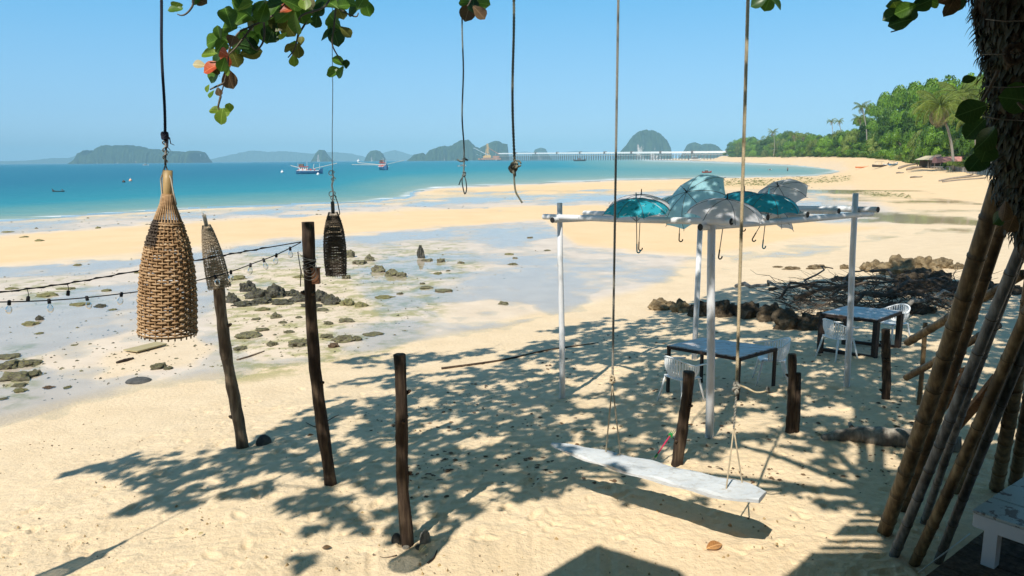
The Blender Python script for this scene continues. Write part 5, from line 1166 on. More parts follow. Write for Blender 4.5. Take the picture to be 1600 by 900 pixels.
def drift(label, pts, rads, mat, name='driftwood_branch', cat='driftwood', lift=.0, jit=.12):
    ps = [G(a, b)+Vector((0,0,r_*.6+lift)) for (a, b), r_ in zip(pts, rads)]; o = MB().tube(lerp_cat(ps, 4), list(np.interp(np.linspace(0, len(rads)-1, (len(rads)-1)*4+1), range(len(rads)), rads)), 9, jit=jit).build(name, mat, None, True, loc=sum(ps, Vector())/len(ps)); return tag(o, label, cat)
drift('long thin dark branch lying across the dappled shade edge', [(690,577),(740,571),(765,567),(800,561),(850,549),(900,541),(935,536)], [.030,.032,.028,.028,.022,.018,.010], W_dark)
lg = drift('heavy grey driftwood log half buried behind the thick bamboo', [(1285,688),(1330,686),(1375,692),(1430,697),(1500,705)], [.05,.10,.13,.13,.12], W_grey, 'driftwood_log', lift=.0)
drift('short pale snag standing up from the driftwood log', [(1330,676),(1327,668)], [.035,.02], W_grey, 'driftwood_snag', lift=.05)
drift('thin dark stick poking out beside the tallest stake', [(478,662),(492,669),(503,665),(520,655),(530,650)], [.006,.008,.008,.008,.004], W_dark, lift=.02)
drift('small bent stick half buried below the rough stake', [(583,867),(600,873),(620,868)], [.008,.010,.006], W_mid)
drift('dark stick half buried right of the rough stake foot', [(668,880),(678,872),(683,860)], [.008,.009,.005], W_dark)
drift('dry stick on the sand left of the reef stake', [(370,563),(395,556),(413,549)], [.02,.024,.014], W_mid)
drift('short brown stick below the big basket', [(182,568),(195,565),(208,561)], [.03,.045,.03], W_dark)
drift('faint dark stick near the slate on the flat', [(205,600),(225,590)], [.0,.0], W_dark) if False else None
def plank(label, c4, th, mat):
    ps = [G(a, b)+Vector((0,0,.02)) for a, b in c4]; z = sum(p.z for p in ps)/4+.02; vs = [Vector((p.x,p.y,z)) for p in ps]; vs += [v+Vector((0,0,th)) for v in vs]
    n = len(c4); o = MB().add(vs, [tuple(range(n))[::-1], tuple(range(n, 2*n))]+[(i, (i+1) % n, n+(i+1) % n, n+i) for i in range(n)]).build('driftwood_plank', mat, None, loc=vs[0]); tag(o, label, 'plank')
plank('bleached pointed board lying on the flat left of the big basket', [(75,540),(85,533.5),(125,532.5),(143,541),(120,543.5),(85,544)], .05, simple('bleached_board', (.52,.45,.34), (.62,.55,.43), 4, .8, stretch=(1,5,1)))
plank('yellowish thin plank lying under the big basket', [(193,550),(215,553),(261,540.5),(245,538)], .03, simple('yellow_plank', (.34,.28,.14), (.42,.35,.20), 4, .8, stretch=(1,5,1)))
# ------------------------------------------------------------------ leaning bamboo
def bamboo_mat(name, c1, c2, c3):
    t = NT(name); co = t.coord((9,9,.9)); n = t.noise(co, 2.5, 6, .6); n2 = t.noise(t.coord(), 2.2, 5, .65); c = t.ramp(n, [(.35, c1), (.5, c2), (.65, c3)]); c = t.mix(t.ramp(n2, [(.48, 0.0), (.62, .75)]), c, tuple(v*.35 for v in c1)); return t.done(t.bsdf(c, .5, 0, .35, t.bump(n, .25, .006)))
BM = {'y': bamboo_mat('golden_brown_bamboo', (.09,.057,.026), (.165,.11,.052), (.27,.19,.10)), 'g': bamboo_mat('weathered_grey_bamboo', (.09,.09,.088), (.16,.158,.15), (.25,.245,.23)), 'd': bamboo_mat('dark_brown_bamboo', (.08,.05,.025), (.13,.085,.04), (.19,.13,.07))}
M_node = simple('bamboo_node_scar', (.035,.025,.015), (.10,.07,.04), 12, .8)
def bamboo(label, bpx, bpy, tpx, tpy, wb, wt, Yt, kind, seed, ground=True, Yb=None, name='bamboo_pole'):
    g = G(bpx, bpy) if Yb is None else P(bpx, bpy, Yb); top = P(tpx, tpy, Yt); r0 = wb/2/FPX*g.y*.84; r1 = wt/2/FPX*Yt*.78; rs = random.Random(seed)
    root = empty(name, label, 'bamboo', g); L = (top-g).length; d = (top-g).normalized(); pts = []; rad = []; s = -.12 if ground else 0; nodes = []
    step = rs.uniform(.33, .42); s0 = s; k = rs.uniform(.05, .25)
    while s < L:
        pts.append(g+d*s); rad.append(r0+(r1-r0)*max(0, s)/L); s += .08
        if s > k:
            rr = r0+(r1-r0)*max(0, k)/L
            for o_, q_ in ((-.016, 1.0), (-.005, 1.10), (.004, 1.04), (.012, 1.11), (.02, .98)): pts.append(g+d*(k+o_)); rad.append(rr*q_)
            nodes.append((k, rr)); k += step*rs.uniform(.85, 1.12); s = max(s, pts_s := (k-step)+.06)
    pts.append(top); rad.append(r1); srt = sorted(range(len(pts)), key=lambda i: (pts[i]-g).dot(d)); pts = [pts[i] for i in srt]; rad = [rad[i] for i in srt]
    bend = frame_of(d)[0]*.02*rs.uniform(-1, 1); pts = [p+bend*math.sin(math.pi*max(0, (p-g).dot(d))/L) for p in pts]
    MB().tube(pts, rad, 14).build('culm', BM[kind], root, True)
    for (kk, rr) in nodes: c = g+d*kk+bend*math.sin(math.pi*kk/L); MB().tube([c-d*.005, c+d*.005], rr*1.075, 14, cap=False).build('node_ring', M_node, root, True)
    return root
bamboo('thick golden bamboo, leftmost of the leaning poles', 1381, 834, 1562, 285, 27, 34, 5.3, 'y', 1)
bamboo('dark twin bamboo pressed behind the thick golden one', 1410, 798, 1580, 300, 22, 28, 5.6, 'd', 2)
bamboo('weathered grey bamboo second from the left', 1396, 870, 1612, 345, 19, 22, 4.9, 'g', 3)
bamboo('slim grey bamboo between the grey and the brown pole', 1443, 818, 1632, 300, 14, 20, 5.0, 'g', 4)
bamboo('brown bamboo third from the left in front', 1428, 882, 1650, 385, 21, 24, 4.7, 'y', 5)
bamboo('thin speckled grey bamboo right of the brown pole', 1465, 880, 1650, 430, 17, 20, 4.8, 'g', 6)
bamboo('steep golden bamboo standing at the right edge behind the bench', 1556, 765, 1618, 400, 24, 28, 5.6, 'y', 7)
bamboo('dark bamboo deep in the bundle at the right edge', 1500, 770, 1668, 330, 24, 26, 5.6, 'd', 8)
bamboo('dim bamboo farthest right in the bundle', 1585, 760, 1655, 380, 22, 26, 5.5, 'd', 9)
bamboo('upper bamboo brace sloping behind the leaning poles', 1418, 535, 1600, 428, 15, 18, 6.3, 'y', 10, False, 8.1, 'bamboo_brace'); bamboo('lower bamboo brace sloping behind the leaning poles', 1416, 590, 1560, 508, 13, 16, 6.6, 'y', 11, False, 7.9, 'bamboo_brace')
bamboo('thin upright brown stake carrying the two bamboo braces', 1436, 632, 1446, 504, 9, 9, G(1436, 632).y-.0, 'd', 12, True, None, 'bamboo_upright')
for i, (a, b, c, d, D0_, D1_, w, lb) in enumerate(((1455,662,1530,560,7.4,6.9,.10,'reddish lumber beam leaning behind the grey bamboo'),(1478,690,1560,590,7.0,6.4,.09,'second reddish lumber beam lower in the bundle'),(1470,585,1520,575,7.6,7.0,.06,'stub of lumber nailed between the braces'),(1500,720,1575,610,6.8,6.2,.08,'dark lumber beam lowest behind the bundle'))):
    p, q = P(a, b, D0_), P(c, d, D1_); g = G(a, b); p = g+Vector((0,0,.03)) if i != 2 else p; tag(MB().beam(p, q, w, w*.6).build('lumber_beam', W_red if i != 3 else W_dark, None, loc=p), lb, 'beam')
# ------------------------------------------------------------------ deck and white bench
DZ = .35; A_ = atz(1514, 848, DZ); B_ = atz(1443, 903, DZ); u_ = (B_-A_).normalized(); v_ = (atz(1600, 897, DZ)-atz(1497, 863, DZ)).normalized()
dk = empty('timber_deck', 'low dark plank deck at the bottom right corner under the white bench', 'deck', A_); M_dk = wood_mat('dark_deck_wood', (.055,.035,.022), (.11,.075,.05), (.18,.13,.09))
for k in range(-8, 12):
    a = A_+u_*(.145*k); q = [a, a+u_*.137, a+u_*.137+v_*3.0, a+v_*3.0]; MB().add([p-Vector((0,0,.03)) for p in q]+[p+Vector((0,0,.002*(k % 2))) for p in q], [(3,2,1,0),(4,5,6,7),(0,1,5,4),(1,2,6,5),(2,3,7,6),(3,0,4,7)]).build('deck_plank', M_dk, dk)
MB().beam(A_-u_*1.2+v_*.12+Vector((0,0,-.10)), A_+u_*1.7+v_*.12+Vector((0,0,-.10)), .06, .14).build('joist', M_dk, dk)
for k in (-1.0, .3, 1.5): p = A_+u_*k+v_*.12; MB().box((p.x, p.y, DZ/2-.15), (.09, .09, DZ+.15)).build('deck_post', M_dk, dk)
o = MB().tube([A_+v_*-.04-u_*.12+Vector((0,0,.03)), B_+v_*-.04+Vector((0,0,.03))], .006, 5).build('pale_wire', simple('pale_cord', (.6,.58,.52)), None, True, loc=A_); tag(o, 'thin pale wire stretched along the left edge of the deck', 'wire')
BZ = DZ+.45; b0 = atz(1519, 797, BZ); b1 = atz(1606, 741, BZ); b2 = atz(1640, 842, BZ); bdir = (b1-b0); bv = (atz(1600, 824, BZ)-b0)
M_bn = paint_mat('worn_white_bench_paint', (.50,.54,.50), (.16,.12,.09), .54); M_bs = paint_mat('white_bench_side', (.70,.72,.72), (.30,.26,.2), .58)
bnc = empty('white_bench', 'peeling white painted bench cut by the right edge of the picture', 'bench', b0); L1 = 1.6/bv.length; W1 = bdir
bv = bv.normalized()*1.6; nrow = 3
for k in range(nrow):
    s0, s1 = k/nrow+.004, (k+1)/nrow-.004; q = [b0+W1*s0, b0+W1*s1, b0+W1*s1+bv, b0+W1*s0+bv]; MB().add([p-Vector((0,0,.022)) for p in q]+[p+Vector((0,0,.004*(k % 2))) for p in q], [(3,2,1,0),(4,5,6,7),(0,1,5,4),(1,2,6,5),(2,3,7,6),(3,0,4,7)]).build('top_board', M_bn, bnc)
dn = Vector((0,0,-.085)); MB().beam(b0+dn+bv*.012+W1*.02, b0+dn+bv+W1*.02, .03, .115).build('front_apron', M_bs, bnc); MB().beam(b0+dn+W1*.02+bv*.012, b0+dn+W1*.98+bv*.012, .03, .115).build('side_apron', M_bs, bnc)
for s, t_ in ((.06, .09), (.92, .09), (.06, .9), (.92, .9)): p = b0+W1*s+bv*t_; MB().box((p.x, p.y, (BZ+DZ)/2-.03), (.10, .10, BZ-DZ-.06), Matrix.Rotation(math.atan2(bv.y, bv.x), 3, 'Z')).build('leg', M_bs, bnc)
# ------------------------------------------------------------------ small things on the sand
ty = empty('toy_rake', 'pink stick with green ends leaning behind the swing board', 'toy', G(1030, 722)); ta = G(1024, 730)+Vector((0,0,.12)); tb = ta+Vector((.13,.17,.17)); tq = P(1047, 681, ta.y+.2); tq0 = P(1024, 714, ta.y)
MB().tube([tq0, tq], .009, 8).build('shaft', simple('hot_pink_plastic', (.70,.04,.12), (.6,.03,.10), 3, .4), ty, True); gn_ = simple('green_plastic', (.02,.22,.05), (.03,.28,.07), 3, .4)
MB().tube([tq0+(tq0-tq)*.02, tq0+(tq-tq0)*.14], .014, 8).build('grip', gn_, ty, True); d_ = (tq-tq0); MB().box(tq+d_*.03, (.05, .02, .05)).tube([tq+d_*.05+Vector((-.02,0,0)), tq+d_*.25+Vector((-.025,0,0))], .004, 5).tube([tq+d_*.05+Vector((.02,0,0)), tq+d_*.25+Vector((.025,0,0))], .004, 5).tube([tq+d_*.05, tq+d_*.27], .004, 5).build('rake_head', gn_, ty)
def leaf_mesh(name, mat, curl=.2, n=7, w=.40, obov=True):
    vs = []; 
    for i in range(n+1):
        t = i/n; ww = w*((math.sin(math.pi*min(1, t**1.55*.97+.03))**.62) if obov else math.sin(math.pi*t)**.9)+.004
        z = -curl*t*t
        for s in (-1, -.5, 0, .5, 1): vs.append((t, s*ww*1.0, z+abs(s)*ww*.28-(.0)))
    m = MB().add(vs, [(i*5+k, i*5+k+1, (i+1)*5+k+1, (i+1)*5+k) for i in range(n) for k in range(4)]); m.add([(-.16,-.008,0),(-.16,.008,0),(.02,.01,0),(.02,-.01,0)], [(0,1,2,3)]); return m.mesh(name, mat, True)
LFm = {'g': leafmat('almond_leaf_green', (.05,.12,.016), (.085,.19,.024), (.14,.27,.036), .42, .35, True), 'd': leafmat('almond_leaf_dark', (.02,.06,.018), (.035,.09,.022), (.06,.13,.03), .3, .35, True), 'b': leafmat('almond_leaf_bright', (.11,.20,.02), (.19,.31,.035), (.30,.42,.07), .45, .4, True), 'o': leafmat('almond_leaf_olive', (.08,.09,.02), (.14,.15,.03), (.22,.22,.06), .38, .4, True), 'n': leafmat('almond_leaf_brown', (.07,.04,.02), (.13,.08,.04), (.2,.13,.07), .25, .5, True), 'r': leafmat('almond_leaf_red', (.42,.06,.03), (.58,.10,.04), (.66,.20,.07), .35, .45, True), 'f': leafmat('fallen_leaf_orange', (.30,.13,.04), (.45,.22,.08), (.58,.34,.14), .2, .5, True), 'p': leafmat('almond_leaf_pale', (.52,.42,.22), (.66,.55,.32), (.74,.64,.42), .4, .5, True)}
LFM = {k: [leaf_mesh('leaf', m, c) for c in (.10, .28)] for k, m in LFm.items()}
for i, (px, py, s, rz, kd, lb) in enumerate(((1103,862,.20,.35,'f','curled orange brown fallen leaf at the bottom centre right'),(655,868,.15,1.1,'p','crumpled yellow brown fallen leaf below the rough stake'),(1130,738,.12,2,'n','dark red brown leaf lying right behind the swing board'),(310,840,.07,1,'p','small yellow leaf alone on the bright lower left sand'),(480,684,.10,.4,'n','brown leaf in the shade beside the tallest stake'),(1328,664,.10,.9,'p','pale dry leaf on the driftwood log'),(503,861,.09,.2,'n','dark curled leaf on the sand left of the rough stake'))):
    g = G(px, py); o = inst('fallen_leaf', leaf_mesh('fallen_leaf', LFm[kd], .35, w=.24, obov=False)); o.location = g+Vector((0,0,.03)); o.scale = (s, s, s); o.rotation_euler = (.5, -.25, rz); tag(o, lb, 'leaf')
# litter: pebbles, husks, crumbs of coral and leaf bits nobody could count
def litter(name, n, region, smin, smax, mats, label, flat=.5, seed=1, cat='debris', dens=None):
    rs = random.Random(seed); m = MB(); poly = region; xs = [p[0] for p in poly]; ys = [p[1] for p in poly]; c = 0; tries = 0; pts = []
    while c < n and tries < n*12:
        tries += 1; px, py = rs.uniform(min(xs), max(xs)), rs.uniform(min(ys), max(ys)); pts.append((px, py)); c += 1
    A = np.array(pts); ok = polysd(A[:, 0], A[:, 1], poly) > 0; A = A[ok]
    # vectorised ground lookup
    for px, py in A:
        dd = ray(px, py); t = -CAMZ/dd.z if dd.z < 0 else 1
        pts2 = (dd.x, dd.y, dd.z)
        m_x.append((px, py, dd.x, dd.y, dd.z))
    arr = np.array(m_x[:]); m_x.clear(); T = (CAMZ+.5)/-arr[:, 4]
    for it in range(6):
        z = fields(arr[:, 2]*T, arr[:, 3]*T)[0]; T = (CAMZ-z)/-arr[:, 4]
    for (px, py, a, b, d), T_, z in zip(arr, T, z):
        s = rs.uniform(smin, smax)*(rs.random()**1.5*.8+.4); x, y = a*T_, b*T_; an = rs.uniform(0, 6.28); ca, sa = math.cos(an), math.sin(an); el = rs.uniform(.5, 1.0)
        if z < ZW-.012 and rs.random() < .5: continue
        vs = []
        for ux, uy, uz in ((1,0,0),(0,1,0),(-1,0,0),(0,-1,0),(0,0,1),(.6,.6,.45),(-.6,.5,.4)): 
            k = s*rs.uniform(.7, 1.2); X, Y_ = ux*k, uy*k*el; vs.append((x+X*ca-Y_*sa, y+X*sa+Y_*ca, z+.002+uz*k*flat*1.3))
        m.add(vs, [(0,5,4),(5,1,4),(0,1,5),(1,6,4),(6,2,4),(1,2,6),(2,3,4),(3,0,4)])
    o = m.build(name, mats, None, loc=(0, 10, 0)); tag(o, label, cat, kind='stuff')
m_x = []
M_peb = simple('mixed_pebbles', (.07,.05,.035), (.22,.17,.11), 9, .9, c3=(.40,.32,.22)); M_pebd = simple('dark_reef_crumbs', (.05,.045,.035), (.13,.12,.07), 6, .9, c3=(.24,.22,.12)); M_leafl = simple('leaf_litter', (.05,.03,.018), (.14,.08,.04), 12, .8, c3=(.26,.16,.08))
litter('pebble', 700, [(0,660),(400,600),(800,640),(1400,700),(1400,900),(0,900)], .006, .018, M_peb, 'scattered seed husks and pebbles over the dry sand in front', .7, 1)
litter('husk', 150, [(0,760),(1250,760),(1250,900),(0,900)], .014, .026, simple('round_seed_husks', (.30,.20,.09), (.42,.30,.15), 9, .8), 'small round brown seeds scattered over the nearest sand', .9, 7)
litter('reef_gravel', 2600, [(0,430),(350,385),(560,375),(860,350),(880,385),(820,430),(700,470),(640,520),(560,548),(350,575),(200,600),(0,640)], .012, .06, M_pebd, 'scattered dark crumbs of reef rock over the wet flat', .45, 2)
litter('tide_gravel', 900, [(0,345),(560,318),(960,300),(1330,286),(1340,296),(900,322),(560,332),(0,368)], .04, .16, M_pebd, 'dark specks of gravel along the outer wet sand', .4, 3)
litter('shore_weed', 900, [(1115,280),(1330,274),(1325,284),(1200,290),(1115,290)], .12, .40, simple('green_shore_weed', (.12,.12,.04), (.22,.20,.08), 2, .9), 'band of low green weed stones beside the bay', .35, 4)
litter('leaf_litter', 2400, [(560,640),(700,600),(900,530),(1100,490),(1400,510),(1500,640),(1400,760),(900,760),(640,780)], .014, .050, M_leafl, 'dry leaf litter scattered over the sand in the tree shade', .25, 5)
litter('wrack', 380, [(0,690),(120,660),(300,650),(450,620),(560,590),(560,604),(330,690),(200,712),(60,740),(0,760)], .008, .026, M_leafl, 'thin line of dry wrack along the upper sand', .4, 6)
litter('stream_weed', 260, [(1330,296),(1420,303),(1425,310),(1340,304)], .10, .3, simple('green_shore_weed', (.12,.12,.04)), 'green weed strip beside the small stream on the right', .3, 8)
# ------------------------------------------------------------------ overhead tree: trunk, limbs, crown, hanging sprays
tree = empty('sea_almond_tree', 'dark vine covered tree at the right edge with sprays of round leaves hanging from above', 'tree', (3.9, 3.3, 0))
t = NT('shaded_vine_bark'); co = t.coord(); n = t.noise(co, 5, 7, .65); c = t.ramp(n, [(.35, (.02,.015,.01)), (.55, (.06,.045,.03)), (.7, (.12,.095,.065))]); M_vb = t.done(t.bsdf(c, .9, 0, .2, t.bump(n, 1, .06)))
Tp = [Vector((4.3,3.2,-.3)), Vector((3.9,3.3,1.2)), Vector((3.35,3.4,2.4)), Vector((2.86,3.42,3.1)), Vector((2.58,3.42,3.55)), Vector((2.46,3.42,4.0)), Vector((2.35,3.42,4.5)), Vector((2.0,3.3,5.4)), Vector((1.6,3.1,6.3))]
Tr = [.42,.36,.32,.30,.27,.25,.27,.26,.22]; TP = lerp_cat(Tp, 5); TR = list(np.interp(np.linspace(0, 8, len(TP)), range(9), Tr))
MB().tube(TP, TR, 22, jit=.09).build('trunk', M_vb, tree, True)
rs = random.Random(31); vn = MB()
for k in range(26):
    a0 = rs.uniform(0, 6.28); i0 = rs.randint(12, 20); pts = []
    for i in range(i0, min(len(TP), i0+16)): a = a0+(i-i0)*.14*rs.choice((1, 1, .6)); r_ = TR[i]+.012; pts.append(TP[i]+Vector((math.cos(a)*r_, math.sin(a)*r_, rs.uniform(-.03, .03))))
    MB().tube(pts, rs.uniform(.008, .02), 5).build('climbing_vine', M_vb, tree, True)
VL = [leaf_mesh('l', None, .35, 4, .22, False), leaf_mesh('l', None, .6, 4, .14, False)]
def joined_leaves(n, place_fn, name, mat, mats2=None, seed=0, src=VL):
    rs = random.Random(seed); V, Fc = [], []
    srcs = [(np.array([v.co[:] for v in m.vertices]), [tuple(p.vertices) for p in m.polygons]) for m in src]; base = 0; Vs = []
    for i in range(n):
        p, d, nrm, s = place_fn(rs, i)
        if p is None: continue
        v, f = srcs[rs.randint(0, len(srcs)-1)]; x = Vector(d).normalized(); z = Vector(nrm); z = (z-x*z.dot(x)).normalized(); y = z.cross(x); M = np.array([x, y, z])*s
        Vs.append(v @ M+np.array(p)); Fc.append(np.array([q for q in f])+base); base += len(v)
    me = npmesh(name, np.concatenate(Vs), np.concatenate(Fc), mat, True); return me
def vine_leaf(rs, i):
    t = rs.uniform(.42, .88); j = int(t*(len(TP)-1)); c = TP[j].lerp(TP[j+1], rs.random()); a = rs.uniform(0, 6.28) if rs.random() < .3 else rs.uniform(2.2, 5.2); r_ = TR[j]*rs.uniform(.98, 1.13); d = Vector((math.cos(a), math.sin(a), 0))
    return c+d*r_, d*.6+Vector((rs.uniform(-.5,.5), rs.uniform(-.5,.5), rs.uniform(-1.6, -.2))), d+Vector((0,0,.6)), rs.uniform(.03, .065)
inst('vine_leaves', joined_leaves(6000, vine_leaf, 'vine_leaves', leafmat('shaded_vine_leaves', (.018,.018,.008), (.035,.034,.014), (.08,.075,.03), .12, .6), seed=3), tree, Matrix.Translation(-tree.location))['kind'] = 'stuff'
# burl with a dark hollow on the trunk
bc = P(1580, 85, 3.13); MB().tube([bc+Vector((math.cos(a)*.035, -.02+.005*math.sin(a*3), math.sin(a)*.033)) for a in np.linspace(0, 6.28, 20)], .014, 7).build('burl', M_vb, tree, True)
for k, (a, b, c, d) in enumerate(((1535,85,1600,80),(1540,135,1600,134),(1530,180,1600,190),(1540,30,1600,32))):
    MB().tube([P(a, b, 3.12), P((a+c)/2, (b+d)/2+2, 3.1), P(c+30, d, 3.12)], .0022, 4).build('thin_wire', M_wire, tree, True)
# shade map on the ground (picture coordinates) -> leaf rosettes up along the sun ray
SH = [(.86,[(455,662),(520,632),(600,618),(690,592),(760,560),(860,530),(1020,497),(1050,480),(1200,432),(1600,405),(1750,420),(1750,760),(1400,760),(1300,800),(1180,800),(1150,790),(1060,775),(990,795),(930,765),(860,785),(800,788),(745,798),(725,835),(640,850),(590,845),(560,832),(470,800),(430,792),(350,775),(330,728),(360,700)]),
 (.62,[(105,742),(185,712),(260,700),(345,705),(350,775),(270,795),(180,806),(215,775),(165,740)]),
 (.85,[(525,566),(620,552),(720,545),(780,548),(640,577)]), (.85,[(520,604),(600,588),(700,582),(640,606)]), (.7,[(840,520),(880,505),(980,497),(900,530)]),
 (.5,[(455,790),(520,800),(560,860),(470,900),(430,850)]), (.5,[(905,760),(990,770),(985,830),(940,848),(930,800)])]
LI = [(.72,[(880,600),(1150,600),(1150,700),(880,700)]), (.68,[(1150,560),(1390,560),(1390,720),(1150,720)]), (.58,[(820,700),(1180,700),(1180,800),(820,770)]), (.30,[(1130,705),(1345,705),(1345,810),(1130,800)]), (.74,[(640,600),(900,560),(900,600),(640,640)]), (.68,[(455,660),(560,640),(560,800),(455,800)]), (.93,[(1080,440),(1700,405),(1700,520),(1320,520),(1180,500)]), (.86,[(660,640),(880,600),(880,740),(640,760)]), (.74,[(1000,492),(1240,486),(1290,560),(1000,590)]), (.93,[(1160,540),(1300,500),(1420,520),(1400,600),(1160,610)]), (.84,[(1000,575),(1160,560),(1160,620),(1000,640)])]
rs_n = np.random.RandomState(77)
gx, gy = np.meshgrid(np.arange(-6, 14, .17), np.arange(5.6, 26, .17)); gx = gx.ravel()+rs_n.uniform(-.08, .08, gx.size); gy = gy.ravel()+rs_n.uniform(-.08, .08, gy.size)
gz, gd_, gm_, gs_, qpx, qpy, qr, _f = fields(gx, gy); qx, qy = project(gx, gy, gz)
dn_ = np.zeros(gx.size)
for w, pl in SH: s_ = polysd(qx, qy, pl); dn_ = np.maximum(dn_, w*sstep(-5, 8, s_))
for w, pl in LI: s_ = polysd(qx, qy, pl); dn_ = np.where((s_ > 0) & (dn_ > .1), w, dn_)
thr = vnoise(gx*1.9, gy*1.9, 91)*.55+vnoise(gx*4.4, gy*4.4, 92)*.45
thr = np.argsort(np.argsort(thr))/len(thr)
sel = np.where(thr < dn_*.92)[0]
EXTRA = [(108,741),(122,737),(136,733),(150,729),(163,725),(175,732),(187,724),(200,716),(215,722),(228,726),(242,718),(255,724),(190,800),(203,795),(215,790),(226,784),(207,801),(248,772),(262,764),(277,757),(292,770),(306,760),(245,745),(262,740),(282,735),(300,728),(302,786),(288,792),(316,742),(332,730),(345,720),(360,712),(528,566),(541,563),(556,560),(572,558),(588,556),(604,553),(620,556),(636,560),(655,556),(675,552),(560,574),(580,572),(522,603),(536,599),(550,595),(566,591),(582,590),(598,588),(615,586),(635,584),(612,596),(320,706),(410,682),(425,678),(440,670),(455,658),(470,648),(482,642),(495,636),(505,630),(518,627),(532,622)]
ros = [(Vector((gx[i], gy[i], gz[i]))) for i in sel]+[G(a, b) for a, b in EXTRA]
thick = [Vector((2.4+random.uniform(-.4, 1.3), 3.4+random.uniform(-.9, .3), random.uniform(3.2, 4.6))) for _ in range(420)]   # dense unseen leaves added up-sun to keep the trunk in shade
rs = random.Random(5); Vr = []; lm = [leaf_mesh('l', None, .15, 4, .30), leaf_mesh('l', None, .3, 4, .27)]; src = [(np.array([v.co[:] for v in m.vertices]), np.array([tuple(p.vertices) for p in m.polygons])) for m in lm]; Vs, Fs, base = [], [], 0; tips = []
for g in ros+thick:
    hgt = rs.uniform(6.3, 8.2)+.25*max(0, g.y-12); c = up_sun(g, hgt); tips.append(c); nl = rs.randint(5, 7); a0 = rs.uniform(0, 6.28)
    for k in range(nl):
        a = a0+k*2*math.pi/nl+rs.uniform(-.25, .25); d = Vector((math.cos(a), math.sin(a), rs.uniform(-.5, .25))); s = rs.uniform(.12, .19); n_ = SUNV*.6+Vector((rs.uniform(-.4,.4), rs.uniform(-.4,.4), .6))
        x = d.normalized(); z = (n_-x*n_.dot(x)).normalized(); y = z.cross(x); v, f = src[k % 2]; Vs.append(v @ (np.array([x, y, z])*s)+np.array(c)); Fs.append(f+base); base += len(v)
inst('crown', npmesh('crown', np.concatenate(Vs), np.concatenate(Fs), LM[0], True), tree, Matrix.Translation(-tree.location))['kind'] = 'stuff'
# limbs reaching over the beach
for k, (ex, ey, ez, r_) in enumerate(((-3.5,3.6,6.8,.06),(-1.5,5.5,7.2,.06),(1.0,7.0,7.6,.06),(3.5,9.0,8.2,.07),(5.5,13.0,9.5,.07),(-5.8,3.5,6.6,.05),(0,3.0,6.6,.05),(4.5,6.0,7.6,.06))):
    a = TP[-3 if k % 2 else -1]; b = Vector((ex, ey, ez)); pts = wavy(a, b, 9, .018, rs, .05); MB().tube(pts, [r_*(1.15-.1*i) for i in range(10)], 8).build('limb', M_bark, tree, True)
tl_ = MB(); 
for c in tips[::3]: e = c+Vector((rs.uniform(-.3,.5), rs.uniform(-.3,.3), rs.uniform(.1,.4))); tl_.tube([c, c.lerp(e, .5)+Vector((0,0,.05)), e], [.006,.009,.012], 4, cap=False)
tl_.build('twig', M_bark, tree, kind='stuff')
